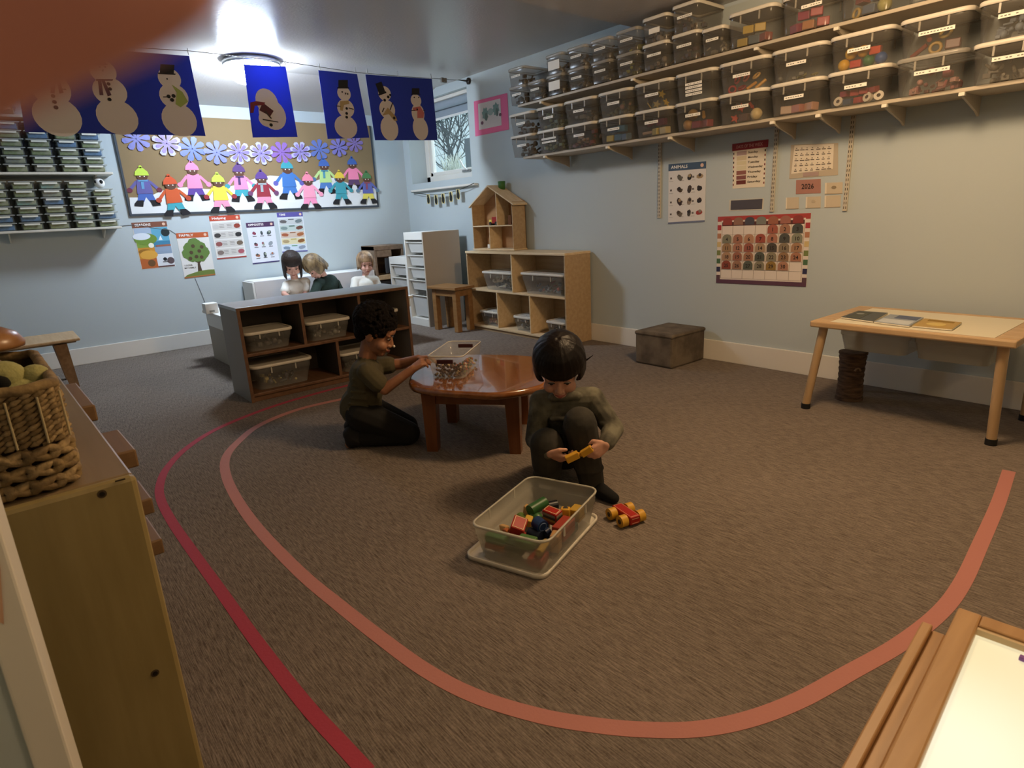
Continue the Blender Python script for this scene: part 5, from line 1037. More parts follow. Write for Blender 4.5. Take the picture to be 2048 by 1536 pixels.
for i, (ua, ub, nl, h) in enumerate(UC):
    x0 = ony(ua, lineU(ua), -.31).x; x1 = ony(ub, lineU(ub), -.31).x; lx = (x1-x0)/1.03
    for lev in range(nl):
        z = zU+.0008+lev*(h+.0155); c_ = Vector(((x0+x1)/2, -.025-DEP/2, z)); pos = 'single' if nl == 1 else ('bottom', 'top')[lev]
        lab = 'small clear bin %s, %s in the %s stack, upper wall shelf' % (U_DESC[i], {'single': 'alone', 'bottom': 'bottom', 'top': 'top'}[pos], ordinal(i+1))
        w_ = min(.11, lx*.55); st_ = [(.0, h*.6, w_, .015)] if i < 9 else [(.12, h*.66, w_*.95, .016)]
        if i == 2: st_ = [(0, h*.5, lx*.66, h*.5)]
        if i == 9: st_ = None
        if i == 6 and lev == 1: st_ = [(0, h*.5, lx*.42, .03)]
        tub(c_, lx, DEP, h, lab, strip=st_, group='bins on the upper wall shelf', lid='cream' if i > 5 else 'clear', wall=P_TINT, rimm=P_TINTR, taper=.93, ribs=i > 8)
        A = (c_, lx, DEP, h); g = 'toys in the %s column on the upper wall shelf' % ordinal(i+1); tl = 'toy piece in the bin %s from the left on the upper shelf' % ordinal(i+1)
        if i == 9: fill(*A, [('block', '#b59a48'), ('block', '#54606a'), ('block', '#8a3f38'), ('block', '#c9ab52'), ('block', '#c9a94c'), ('block', '#9a4438')], 3, 2, 'toy_block', tl, 'toy', g, 21, .8)
        elif i == 10: fill(*A, [('block', '#8a2f4a'), ('block', '#b57a50'), ('block', '#a8343a'), ('block', '#9a3550'), ('block', '#b04048'), ('block', '#c28a50')], 3, 2, 'toy_block', tl, 'toy', g, 22, .75)
        elif i == 11: fill(*A, [('ring', '#b59a58'), ('block', '#4a5a72'), ('ball', '#a8a05a'), ('block', '#7a3a38'), ('block', '#5a6a80'), ('rod', '#b0a868')], 3, 2, 'toy_ring', tl, 'toy', g, 23, .75)
        else: heap(*A, [['#3a332c', '#4a4238'], ['#5a544a', '#6d675c'], ['#4a4238', '#8a8478'], ['#8a8072', '#6a6258'], ['#6f6a60', '#5a564e'], ['#5f6a78', '#8a8a4a', '#5a554c'], ['#5a5048', '#8a8074'], ['#4f3a34', '#5a5a62', '#6a5a4a'], ['#7d7668', '#8f887a'], 0, 0, 0, ['#4a3a34', '#6a4a3a']][i], 'loose craft pieces in the %s bin of the %s stack, upper wall shelf' % (pos, ordinal(i+1)), i*5+lev+60, 18, .7)
x = ony(1290, 52, -.3).x
# ------------------------------------------------------------------ back wall shelves of small boxes
SXF = .24; yE = onx(244, 455, SXF).y; zb = onx(244, 452, SXF).z; zb2 = onx(229, 344, SXF).z; zb3 = onx(20, 228, SXF).z
M_LS = mat('back_shelf_board', '#cfcabb', .5)
for z, lab, ye in ((zb, 'lowest white shelf of small boxes on the back wall', yE), (zb2, 'middle white shelf of small boxes on the back wall', yE+.02), (zb3, 'top white shelf of small boxes on the back wall behind the blue sheet', yE+.02)):
    root = thing('wall_shelf', lab, 'shelf', (SXF/2, (ye+Y0R)/2, z-.018), 'shelves on the back wall'); MB().box((.004, Y0R+.02, z-.018), (SXF, ye, z), M_LS, .003).build('board', root)
    for yb in (ye-.12, ye-.75): MB().slab([(.004, yb, z-.019), (SXF*.8, yb, z-.019), (SXF*.8, yb, z-.03), (.03, yb, z-.09), (.004, yb, z-.09)], (0, 1, 0), .008, M_LS).build('bracket', root)
BOXC = {'green': '#67783a', 'blue': '#3a5a7a', 'teal': '#5f8a80', 'grey': '#6a6c62', 'olive': '#7a8040'}
proto = {}
def box_proto(col):
    root = thing('craft_box', 'x', 'craft box', (0, 0, 0), 'small craft boxes on the back wall shelves')
    d_, w2, h_ = .2, .136, .06
    M = Matrix.Identity(4)
    MB().box((-.19, -w2*.44, .004), (-.008, w2*.44, h_*.72), mat('craft_'+col, BOXC[col], .8, tex=True, color2='#8a8a6a' if col != 'blue' else '#4a6f94', scale=30), .004).build('filling', root)
    b = MB(); b.box((-.198, -w2/2, 0), (0, w2/2, h_-.008), plastic('craft_box_plastic', '#9fa49a', .16), .006); b.build('box_body', root)
    MB().box((-.2, -w2/2-.012, h_-.010), (.006, w2/2+.012, h_-.002), plastic('craft_box_lid', '#b9bdb5', .55), .002).build('lid', root)
    MB().box((.001, -w2*.36, h_*.58), (.0065, w2*.36, h_*.80), mat('craft_label', '#d8d6c6', .6)).build('label_strip', root)
    return root
def put_box(col, loc, label):
    if col not in proto:
        proto[col] = box_proto(col); r = proto[col]; r.location = loc; r['label'] = label; return r
    return copy_tree(proto[col], loc, label)
cols_px = [(240, 206), (195, 158), (143, 104), (88, 50), (32, -8)]
cy = [(onx(a, 458, SXF).y+onx(b, 462, SXF).y)/2-.005 for a, b in cols_px]
while len(cy) < 6: cy.append(cy[-1]-(cy[-2]-cy[-1]))
rb = random.Random(12)
pal = ['green', 'green', 'green', 'olive', 'green', 'blue', 'teal', 'grey', 'green', 'blue']
low = [['green', 'blue', 'green', 'green', 'green'], ['green', 'teal', 'green', 'green', 'grey', 'green'], ['olive', 'green', 'olive', 'blue', 'grey', 'teal'], ['green', 'blue', 'green', 'teal', 'green', 'green', ], ['blue', 'blue', 'green', 'green', 'green', 'green']]
RH = (zb2-zb-.03)/6.1
for ci in range(5):
    for k, col in enumerate(low[ci]):
        put_box(col, Vector((SXF-.012, cy[ci], zb+.001+k*.0605)), 'craft box, %s from bottom, %s column from right, lowest back wall shelf' % (ordinal(k+1), ordinal(ci+1)))
for ci in range(5):
    for k in range(6):
        col = pal[(ci*3+k*7+1) % 10]
        put_box(col, Vector((SXF-.012, cy[ci]-.004, zb2+.001+k*.0605)), 'craft box, %s from bottom, %s column from right, middle back wall shelf' % (ordinal(k+1), ordinal(ci+1)))
for ci in (3, 4):
    for k in range(3): put_box('grey', Vector((SXF-.012, cy[ci], zb3+.001+k*.0605)), 'grey craft box, %s from bottom, %s column from right, top back wall shelf' % (ordinal(k+1), ordinal(ci+1)))
q = Vector((SXF-.06, cy[0], zb+.001+5*.0605))
root = thing('penguin_toy', 'round white toy with a black eye patch on top of the rightmost box stack', 'toy', q)
MB().ell(q+Vector((0, 0, .042)), (.036, .038, .042), mat('white_plush', '#e2e4e0', .7)).build('body', root); MB().ell(q+Vector((.03, .01, .05)), (.012, .013, .016), '#121212').ell(q+Vector((.02, -.03, .052)), (.012, .008, .012), '#121212').build('eye_patch', root)

# ------------------------------------------------------------------ open bin of wooden vehicles on the carpet
lidp = [onz(942, 1108), onz(1075, 1173), onz(1190, 1045)]
la_ = (lidp[2]-lidp[1]); ang = math.atan2(la_.y, la_.x); axl = la_.normalized(); axw = Vector((-axl.y, axl.x, 0))
cc = (lidp[0]+lidp[2])/2; LLb, LWb = la_.length*1.02, (lidp[1]-lidp[0]).length*1.02
ML2 = Matrix.Translation(cc) @ Matrix.Rotation(ang, 4, 'Z'); mb = MB()
loft(mb, [rrect(LLb*.96, LWb*.94, .03, .001), rrect(LLb, LWb, .035, .002), rrect(LLb, LWb, .035, .016), rrect(LLb*.975, LWb*.965, .032, .016), rrect(LLb*.965, LWb*.95, .03, .007)], M_LID, ML2, cap0=True, cap1=True)
tag(mb.build('bin_lid'), 'cream bin lid lying upside down on the carpet under the open toy bin', 'lid')
rim = [onz(u, v, .135) for u, v in ((945, 1042), (1088, 1092), (1191, 980), (1066, 948))]
rc = sum(rim, Vector())/4; rl = ((rim[2]-rim[1])+(rim[3]-rim[0]))/2; rw = ((rim[0]-rim[1])+(rim[3]-rim[2]))/2
BA = math.atan2(rl.y, rl.x); BL, BW, BHT = rl.length*1.03, rw.length*1.03, .127
BC = Vector((rc.x, rc.y, .008)); MBn = Matrix.Translation(BC) @ Matrix.Rotation(BA, 4, 'Z')
tub(BC, BL, BW, BHT, 'open milky plastic bin of wooden vehicle pieces standing on its lid on the carpet', rz=BA, lid=None, wall=P_MILK, rimm=P_MILKR, taper=.87, name='toy_bin', cat='toy bin')
inv = MBn.inverted()
def ploc(u, v, z): return onz(u, v, z)
RED, YEL, GRN, BLU, NAV = '#a02418', '#c9962a', '#2f5a2c', '#1f3560', '#1a2233'
GT = 'wooden vehicle pieces in the open bin'
def toy(name, label, build, cat='toy piece', group=GT):
    mb = MB(); build(mb); return tag(mb.build(name), label, cat, group)
def rbox(mb, c, s, rot, m, bev=.004): mb.box([-x/2 for x in s], [x/2 for x in s], m, bev, M=Matrix.Translation(c) @ Euler(rot).to_matrix().to_4x4())
def outlined(name, label, c, s, rot, col, edge='#c9b48a', side=None):
    root = thing(name, label, 'toy block', c, GT); M = Matrix.Translation(c) @ Euler(rot).to_matrix().to_4x4(); mb = MB(); mb.box([-x/2 for x in s], [x/2 for x in s], flat(col, .4), .004, M=M); mb.build('block', root)
    mb = MB(); x, y, z = s[0]/2, s[1]/2, s[2]/2; e = .0022
    for a in ((-x+e*2, -y+e*2, x-e*2, -y+e*3), (-x+e*2, y-e*3, x-e*2, y-e*2), (-x+e*2, -y+e*2, -x+e*3, y-e*2), (x-e*3, -y+e*2, x-e*2, y-e*2)): mb.box((a[0], a[1], z), (a[2], a[3], z+.0006), flat(edge, .5), M=M)
    mb.build('painted_line', root)
    if side:
        mb = MB()
        for k, c2 in enumerate(side): mb.box((-x*.85, -y-.0006, -z*.8+2*z*.8*k/len(side)), (x*.85, -y, -z*.8+2*z*.8*(k+.8)/len(side)), flat(c2, .5), M=M).box((x, -y*.85, -z*.8+2*z*.8*k/len(side)), (x+.0006, y*.85, -z*.8+2*z*.8*(k+.8)/len(side)), flat(c2, .5), M=M)
        mb.build('painted_stripes', root)
    return root
zt_ = .075
outlined('toy_block', 'red wooden block with a cream outline lying tilted in the open bin', ploc(1037, 1052, .085), (.06, .048, .034), (.35, -.25, BA+.25), RED)
outlined('toy_block', 'red topped wooden block with painted windows at the right of the open bin', ploc(1105, 1032, .075), (.06, .038, .05), (.12, .05, BA-1.75), RED, side=['#9a4a20', '#b5873a', '#3a4a3c', '#8a8a78'])
toy('toy_cylinder', 'green wooden cylinder with a painted cream end in the open bin', lambda mb: (mb.cyl(ploc(1060, 1022, .08), ploc(1090, 1004, .088), .021, flat(GRN, .4), n=20), mb.cyl(ploc(1090, 1004, .088), ploc(1091, 1003.4, .0885), .017, flat('#c9a86a', .5), n=20)))
toy('toy_cube', 'yellow wooden cube with a round hole beside the red block in the bin', lambda mb: (rbox(mb, ploc(1131, 1028, .072), (.032, .032, .045), (0, .1, BA+.3), flat(YEL, .45)), mb.cyl(ploc(1131, 1017, .094), ploc(1131, 1016.4, .0955), .009, flat('#1d140a', .6), n=14)))
toy('toy_roller', 'navy blue toy wheel lying on top in the open bin', lambda mb: (mb.cyl(ploc(1073, 1044, .085), ploc(1086, 1054, .082), .022, flat(BLU, .35), n=24), mb.tube([ploc(1086, 1054, .082)+Vector((.0, -.001, 0))+Matrix.Rotation(.0, 3, 'X') @ ((ploc(1086, 1054, .082)-ploc(1073, 1044, .085)).to_track_quat('Z', 'Y') @ Vector((.014*math.cos(k*.5236), .014*math.sin(k*.5236), .001))) for k in range(12)], .0016, flat('#5a6a8a', .4), 5, closed=True)))  # loose toy wheels from here on, with one small peg among them
toy('toy_roller', 'dark navy toy wheel under the blue wheel in the open bin', lambda mb: mb.cyl(ploc(1058, 1066, .055), ploc(1082, 1074, .052), .020, flat(NAV, .35), n=20))
toy('toy_roller', 'small navy toy peg at the front of the open bin', lambda mb: mb.cyl(ploc(1090, 1066, .06), ploc(1098, 1060, .064), .012, flat('#1f2c4a', .35), n=18))
toy('toy_roller', 'black toy wheel behind the green cylinder in the open bin', lambda mb: mb.cyl(ploc(1095, 1013, .058), ploc(1114, 1009, .058), .017, flat('#15171f', .35), n=20))
toy('toy_disc', 'green toy piece in the middle of the open bin', lambda mb: mb.ell(ploc(1072, 1034, .058), (.026, .022, .018), flat('#33602f', .4)))
toy('toy_piece', 'yellow toy piece in the middle of the open bin', lambda mb: rbox(mb, ploc(1057, 1042, .058), (.026, .03, .03), (.3, .2, .6), flat('#c9a230', .4)))
toy('toy_piece', 'olive green toy piece at the left of the open bin', lambda mb: mb.cyl(ploc(1040, 1033, .050), ploc(1052, 1046, .048), .017, flat('#55702c', .4), n=16))
toy('toy_piece', 'cream and orange striped block at the left wall of the open bin', lambda mb: (rbox(mb, ploc(1009, 1056, .058), (.05, .018, .02), (0, .3, BA+1.0), flat('#c9a068', .5)), rbox(mb, ploc(1013, 1061, .072), (.028, .019, .012), (0, .3, BA+1.0), flat('#a85a24', .5))))
toy('toy_piece', 'tan toy piece standing behind the red block in the open bin', lambda mb: rbox(mb, ploc(1054, 1022, .045), (.024, .02, .05), (.2, .3, .3), flat('#b5925a', .5)))
# pieces low in the bin, seen through its walls; local bin frame: x along the length, y across
def low(name, label, x, y, z, s, rz, col, cyl=False):
    c_ = MBn @ Vector((x, y, z))
    toy(name, label, lambda mb: mb.cyl(MBn @ Vector((x-s[0]/2, y, z)), MBn @ Vector((x+s[0]/2, y+.01, z)), s[1]/2, flat(col, .45), n=18) if cyl else rbox(mb, c_, s, (0, 0, BA+rz), flat(col, .45)))
hx, hy = BL*.43, BW*.43
low('toy_block', 'light green block low behind the front wall of the open bin', -hx+.035, hy-.045, .062, (.04, .07, .026), .0, '#4f7a4a')
low('toy_block', 'orange striped block low behind the front wall of the open bin', -hx+.035, hy-.045, .036, (.042, .072, .02), .0, '#9a5a26')
low('toy_block', 'dark green block low at the middle of the front wall of the bin', -hx+.04, hy-.11, .04, (.05, .05, .05), .0, '#2c4428')
low('toy_block', 'mid green block low beside the yellow rod in the bin', -hx+.05, -hy+.095, .062, (.05, .06, .03), .0, '#4a6e36')
low('toy_rod', 'yellow rod leaning low in the near corner of the bin', -hx+.055, -hy+.035, .055, (.07, .024), 0, '#b5943f', True)
low('toy_block', 'dark red block lying at the bottom near corner of the bin', -hx+.04, -hy+.05, .022, (.065, .05, .028), .1, '#8a2a1e')
low('toy_block', 'red block low along the right wall of the open bin', .02, -hy+.035, .05, (.09, .045, .05), .0, '#9a3a2c')
low('toy_block', 'tan block low along the right wall of the open bin', -.05, -hy+.03, .04, (.045, .03, .06), .2, '#b58a58')
low('toy_block', 'yellow block low at the far right of the open bin', hx-.05, -hy+.035, .055, (.05, .04, .045), .0, '#b5923a')
low('toy_block', 'dark teal block low at the right of the open bin', hx-.11, -hy+.03, .03, (.045, .035, .03), .0, '#2f4a44')
low('toy_block', 'pale block lying on the floor of the open bin', .06, .02, .02, (.08, .06, .024), .4, '#a09a86')
low('toy_block', 'crimson block lying on the floor of the open bin', -.06, .05, .022, (.07, .05, .028), -.3, '#8a2a24')
low('toy_block', 'navy block lying on the floor of the open bin', .0, -.02, .024, (.06, .05, .03), .8, '#20304a')
# red car with yellow wheels beside it
wq = [onz(u, v, .021) for u, v in ((1216, 1025), (1261, 1012), (1243, 1048), (1286, 1034))]
car = thing('toy_car', 'red wooden toy car with four yellow wheels on the carpet beside the open bin', 'toy car', sum(wq, Vector())/4-Vector((0, 0, .021)))
ax = ((wq[1]-wq[0])+(wq[3]-wq[2])).normalized(); fw_ = ((wq[2]-wq[0])+(wq[3]-wq[1])).normalized(); fw_ = (fw_-ax*fw_.dot(ax)).normalized(); cw = sum(wq, Vector())/4
MCx = Matrix(((fw_.x, ax.x, 0, cw.x), (fw_.y, ax.y, 0, cw.y), (0, 0, 1, .0), (0, 0, 0, 1)))
MB().box((-.056, -.021, .008), (.056, .021, .040), flat('#a5200f', .35), .004, M=MCx).build('car_body', car)
mb = MB(); e = .0012
for a in ((-.051, -.017, .051, -.0155), (-.051, .0155, .051, .017), (-.051, -.017, -.0495, .017), (.0495, -.017, .051, .017)): mb.box((a[0], a[1], .040), (a[2], a[3], .0405), flat('#d0a080', .5), M=MCx)
mb.box((.056, -.014, .014), (.0565, .014, .016), flat('#d0a080', .5), M=MCx).box((.056, -.014, .03), (.0565, .014, .032), flat('#d0a080', .5), M=MCx); mb.build('painted_line', car)
for x, y in ((-.032, -1), (-.032, 1), (.032, -1), (.032, 1)):
    w0, w1 = (.024, .050); mb = MB().cyl((x, y*w0, .0215), (x, y*w1, .0215), .0212, flat('#c9962a', .35), n=28, M=MCx); o = mb.build('wheel', car)
    MB().cyl((x, y*w1, .0215), (x, y*(w1+.0008), .0215), .009, flat('#3a2a18', .6), n=16, M=MCx).build('hub_hole', o)

# ------------------------------------------------------------------ people
FH = Vector((FWD[0], FWD[1], 0)).normalized(); RH_ = Vector((FH.y, -FH.x, 0)); ZZ = Vector((0, 0, 1)); TOC = -FH
def H(u, v, hd):
    d = Vector(ray(u, v)); return Vector(CAM)+d*(hd/d.dot(FH))
def cap_geo(p0, p1, r0, r1, n=12):
    p0, p1 = Vector(p0), Vector(p1); ax = (p1-p0); ax = ax.normalized() if ax.length > 1e-6 else Vector((0, 0, 1)); q = ax.to_track_quat('Z', 'Y'); rings = []
    for k in range(1, 5): a = -math.pi/2+k*math.pi/8; rings.append((p0+ax*r0*math.sin(a), r0*math.cos(a)))
    for k in range(0, 4): a = k*math.pi/8; rings.append((p1+ax*r1*math.sin(a), r1*math.cos(a)))
    vs = [p0-ax*r0]; 
    for c, r in rings: vs += [c+q @ Vector((r*math.cos(2*math.pi*i/n), r*math.sin(2*math.pi*i/n), 0)) for i in range(n)]
    vs.append(p1+ax*r1); m = len(rings); fs = [[0, 1+(i+1) % n, 1+i] for i in range(n)]
    for k in range(m-1): fs += [[1+k*n+i, 1+k*n+(i+1) % n, 1+(k+1)*n+(i+1) % n, 1+(k+1)*n+i] for i in range(n)]
    fs += [[len(vs)-1, 1+(m-1)*n+i, 1+(m-1)*n+(i+1) % n] for i in range(n)]
    return vs, fs
class Blob:
    def __init__(s): s.mb = MB()
    def cap(s, p0, p1, r0, r1=None): s.mb.add(*cap_geo(p0, p1, r0, r0 if r1 is None else r1), '#ffffff'); return s
    def chain(s, pts, rs):
        for i in range(len(pts)-1): s.cap(pts[i], pts[i+1], rs[i], rs[i+1])
        return s
    def ell(s, c, r, R=None): s.mb.ell(c, r, '#ffffff', rot=R, u=20, w=14); return s
    def make(s, name, m, parent=None, voxel=.004, smooth=3, origin=None, fac=.5):
        me = bpy.data.meshes.new('tmp'); me.from_pydata(s.mb.v, [], s.mb.f); o = bpy.data.objects.new('tmp', me); COL.objects.link(o)
        r = o.modifiers.new('r', 'REMESH'); r.mode = 'VOXEL'; r.voxel_size = voxel; r.adaptivity = 0
        if smooth: k = o.modifiers.new('s', 'SMOOTH'); k.factor = fac; k.iterations = smooth
        dg = bpy.context.evaluated_depsgraph_get(); dg.update(); ev = bpy.data.meshes.new_from_object(o.evaluated_get(dg)); bpy.data.objects.remove(o)
        out = MB(); out.add([v.co.copy() for v in ev.vertices], [list(p.vertices) for p in ev.polygons], m, True); bpy.data.meshes.remove(ev)
        return out.build(name, parent, origin)
def frame3(side, fwd, up): return Matrix((side, fwd, up)).transposed()
def ortho(fwd, up=ZZ):
    f_ = fwd.normalized(); s_ = f_.cross(up).normalized(); return s_, f_, s_.cross(f_).normalized()
class Head:
    def __init__(s, c, fwd, scale=1.0, roll=0.0, up=ZZ):
        s.c = Vector(c); s.k = scale; sd, f_, u_ = ortho(Vector(fwd), up)
        if roll: q = Quaternion(f_, roll); sd = q @ sd; u_ = q @ u_
        s.R = frame3(sd, f_, u_)
    def P(s, x, y, z): return s.c+s.R @ Vector((x, y, z))*s.k
    def body(s, b, neck=None):
        k = s.k; E = lambda c, r: b.ell(s.P(*c), tuple(x*k for x in r), s.R)
        E((0, -.008, .028), (.072, .088, .076)); E((0, .022, -.025), (.058, .060, .076)); E((0, .052, -.086), (.026, .024, .018)); E((0, .03, -.066), (.046, .045, .03))
        for x in (-1, 1): E((x*.034, .054, -.042), (.027, .026, .026)); E((x*.074, -.006, -.014), (.009, .019, .027)); E((x*.028, .068, .016), (.022, .013, .009)); E((x*.011, .086, -.038), (.008, .009, .007))
        E((0, .07, .03), (.045, .016, .022))
        b.cap(s.P(0, .078, .002), s.P(0, .092, -.032), .007*k, .0105*k); E((0, .078, -.058), (.022, .010, .007)); E((0, .076, -.068), (.019, .010, .007))
        if neck is not None: b.cap(s.P(0, -.018, -.06), neck, .034*k, .036*k)
    def face(s, root, brow='#2a1c14', lip='#8a4a42', iris='#15100d', down=True):
        k = s.k
        for x in (-1, 1):
            mb = MB(); mb.ell(s.P(x*.029, .0735, -.001), (.0115*k, .0068*k, .0034*k), flat('#b5a598', .4), s.R); o = mb.build('eye', root)
            MB().ell(s.P(x*.029, .0775, -.0025), (.0062*k, .0048*k, .0046*k), flat(iris, .2), s.R).build('iris', o)
            MB().tube([s.P(x*.016, .0788, .0012), s.P(x*.029, .0815, .0028), s.P(x*.042, .0745, -.0002)], [.0012*k, .0022*k, .0014*k], flat(iris, .6), 6).build('eyelid', o)
            MB().tube([s.P(x*.014, .083, .019), s.P(x*.03, .0815, .0245), s.P(x*.047, .069, .018)], [.002*k, .003*k, .0015*k], flat(brow, .8), 6).build('eyebrow', root)
        MB().tube([s.P(-.02, .080, -.062), s.P(-.009, .0885, -.0605), s.P(0, .0895, -.0622), s.P(.009, .0885, -.0605), s.P(.02, .080, -.062)], [.001*k, .0032*k, .0038*k, .0032*k, .001*k], mat('lip_'+lip.strip('#'), lip, .5), 8).tube([s.P(-.016, .081, -.066), s.P(0, .0885, -.0692), s.P(.016, .081, -.066)], [.001*k, .0042*k, .001*k], mat('lip_'+lip.strip('#'), lip, .5), 8).build('lips', root)
    def hair(s, root, style, m, seed=1, fringe=.012, side=-.03, back=-.08, fat=1.0, n=64, voxel=.0035, part_x=0, taper=.96):
        b = Blob(); k = s.k; rnd = random.Random(seed); E = lambda c, r: b.ell(s.P(*c), tuple(x*k for x in r), s.R)
        if style == 'curly':
            E((0, -.024, .05), (.082, .088, .078)); E((0, -.06, .0), (.066, .045, .07))
            for i in range(1100):
                z = rnd.uniform(-.75, 1); t = rnd.uniform(0, 2*math.pi); r = math.sqrt(max(0, 1-z*z)); x, y, zz = .092*r*math.sin(t), -.022+.101*r*math.cos(t), .052+.088*z
                if y > .055 and zz < .05: continue
                if y > .02 and zz < .0: continue
                if zz < -.03 and y > -.02: continue
                b.ell(s.P(x*rnd.uniform(.95, 1.06), y, zz*rnd.uniform(.96, 1.05)), rnd.uniform(.0055, .0095)*k)
        else:
            E((0, -.016, .038), (.079, .088, .078)); E((0, -.05, -.02+max(back, -.06)*.3), (.066, .045, .06))
            for i in range(n):
                ph = 2*math.pi*(i+rnd.random()*.6)/n; af = abs((ph+math.pi) % (2*math.pi)-math.pi)
                ze = fringe if af < .85 else (side if af < 1.75 else back); ze += rnd.uniform(-.006, .006)
                pts = []; A, B, C0 = .085*fat, .096*fat, .086*fat
                for j in range(7):
                    th = .12+j*(1.62-.12)/6 if ze > -.02 else .12+j*(1.75-.12)/6
                    z = .036+C0*math.cos(th); rr = math.sin(min(th, 1.57)); 
                    if z < ze and j > 3: z = ze
                    pts.append(s.P(A*rr*math.sin(ph)+part_x*(1-rr), -.014+B*rr*math.cos(ph), z))
                if ze < -.02:
                    last = Vector((A*math.sin(ph)*taper, -.014+B*math.cos(ph)*(taper-.02), ze)); 
                    mid = Vector((A*math.sin(ph), -.014+B*math.cos(ph), ze*.4)); pts = pts[:6]+[s.P(*mid), s.P(*last)]
                r0 = rnd.uniform(.010, .0135)*k; rs = [r0*(1-.55*(j/(len(pts)-1))**2) for j in range(len(pts))]; b.chain(pts, rs)
        return b.make('hair', m, root, voxel, 2)
def hand(b, wrist, d, up, thumb, s=1.0, curl=(.5, .6, .6), spread=.0125):
    d = d.normalized(); up = (up-d*up.dot(d)).normalized(); th = up.cross(d); th = th if th.dot(thumb) > 0 else -th
    for i in range(4):
        o = (1.5-i)*spread*s; L_ = (.052, .055, .052, .046)[i]*s; kn = wrist+d*L_+th*o
        b.cap(wrist+d*.008*s+th*o*.55, kn, .0125*s, .0092*s); p = kn; a = 0; f_ = (.9, 1.0, .93, .75)[i]
        for j, ln in enumerate((.023, .016, .013)):
            a += curl[j]*(1+.12*(i-1)); q = p+(d*math.cos(a)-up*math.sin(a))*ln*f_*s; b.cap(p, q, (.0082, .0074, .0066)[j]*s, (.0074, .0066, .0058)[j]*s); p = q
    t0 = wrist+d*.014*s+th*.016*s; t1 = t0+(d*.62+th*.62-up*.35).normalized()*.028*s; t2 = t1+(d*.9+th*.1-up*.45).normalized()*.024*s
    b.cap(t0, t1, .0115*s, .009*s); b.cap(t1, t2, .009*s, .0066*s)
def skin(name, c, c2): return mat(name, c, .5, tex=True, color2=c2, scale=14, spec=.35)
def torso(b, hip, chest, neck, sl, sr, g=0.0, wide=1.0):
    up = (neck-hip).normalized(); sd = (sr-sl).normalized(); f_ = up.cross(sd).normalized(); sd = f_.cross(up); R = frame3(sd, f_, up); L_ = (neck-hip).length; W2 = (sr-sl).length/2
    b.ell(hip, (.092*wide+g, .078+g, .075+g), R); b.ell((hip+chest)/2, (.088*wide+g, .075+g, .5*(hip-chest).length+.03), R); b.ell(chest, (W2*.92+g, .072+g, .085+g), R)
    b.cap(sl, sr, .038+g, .038+g); b.cap(chest+up*.03, neck, .05+g, .036+g*.6)
    return R

# --- the child crouching in the middle
D0 = 2.09
root = None
hd = Head(H(1119, 735, 2.205), TOC*.84+RH_*-.10-ZZ*.58, 1.0)
neck = H(1128, 788, 2.285); chest = H(1132, 822, 2.325); hip = H(1128, 893, 2.40)
sl, sr = H(1083, 803, 2.30), H(1184, 797, 2.285); el, er_ = H(1071, 878, 2.27), H(1226, 858, 2.22); wl, wr_ = H(1099, 906, 2.10), H(1212, 889, 2.09)
kl, kr = H(1093, 890, 2.15), H(1160, 848, 2.14); al, ar = H(1096, 968, 2.22), H(1183, 962, 2.19); tl_, tr_ = H(1085, 985, 2.10), H(1227, 1001, 2.095)
tr_.z = .022; tl_.z = .02; al.z = max(al.z, .045); ar.z = max(ar.z, .045)
b = Blob(); hd.body(b, neck); torso(b, hip, chest, neck, sl, sr)
for a, c, d_ in ((sl, el, wl), (sr, er_, wr_)): b.chain([a, c, d_], [.034, .027, .019])
hl_, hr_ = hip+RH_*-.06, hip+RH_*.06
for a, c, d_, t_ in ((hl_, kl, al, tl_), (hr_, kr, ar, tr_)): b.chain([a, c, d_], [.06, .045, .03]); b.cap(d_-ZZ*.012, t_, .03, .02)
hand(b, wl, RH_*.86-ZZ*.34+TOC*.3, TOC*.62-ZZ*.55-RH_*.2, ZZ, 1.0, (.55, .75, .6))
hand(b, wr_, RH_*-.80-ZZ*.42+TOC*.25, TOC*.75+ZZ*.25+RH_*.3, ZZ, 1.0, (.5, .7, .6))
SK1 = skin('light_skin', '#b98872', '#c5957e')
body = b.make('person', SK1, None, .0034, 3, origin=Vector(((kl.x+hip.x)/2, (kl.y+hip.y)/2, 0)))
tag(body, 'dark bowl-haired child in a mottled grey shirt crouching and joining two yellow pieces', 'person')
hd.face(body, '#231812', '#9a5048')
hd.hair(body, 'bowl', mat('black_brown_hair', '#110906', .42, bump=.15, scale=70, stretch=(3, 3, .6), spec=.22), 2, fringe=.002, side=-.03, back=-.06, fat=1.08, n=80, taper=.86)
MB().tube([hd.P(-.082, .0, .03), hd.P(-.102, -.005, .034), hd.P(-.124, -.012, .05)], [.005, .0035, .001], mat('black_brown_hair')).build('stray_lock', body)
SH1 = mat('mottled_grey_cotton', '#3f3c33', .9, tex=True, color2='#6e6a5a', scale=15, bump=.35)
b = Blob(); torso(b, hip+ZZ*.03, chest, neck-ZZ*.012, sl, sr, .011)
for a, c, d_ in ((sl, el, wl), (sr, er_, wr_)): b.chain([a, c, d_+(c-d_).normalized()*.016], [.047, .042, .031])
rw_ = random.Random(3)
for (a, c, d_) in ((sl, el, wl), (sr, er_, wr_)):
    for q in range(5): p = c.lerp(d_, q*.16) if q < 3 else c.lerp(a, (q-2)*.2); b.ell(p+Vector((rw_.uniform(-.012, .012), rw_.uniform(-.012, .012), rw_.uniform(-.01, .01))), (.036, .036, .022))
b.cap(chest+TOC*.085+RH_*-.06, chest+TOC*.09+RH_*.07-ZZ*.012, .012, .01); b.cap(neck+RH_*-.045+TOC*.035, neck+RH_*.045+TOC*.035, .018, .018)
b.make('shirt', SH1, body, .004, 3)
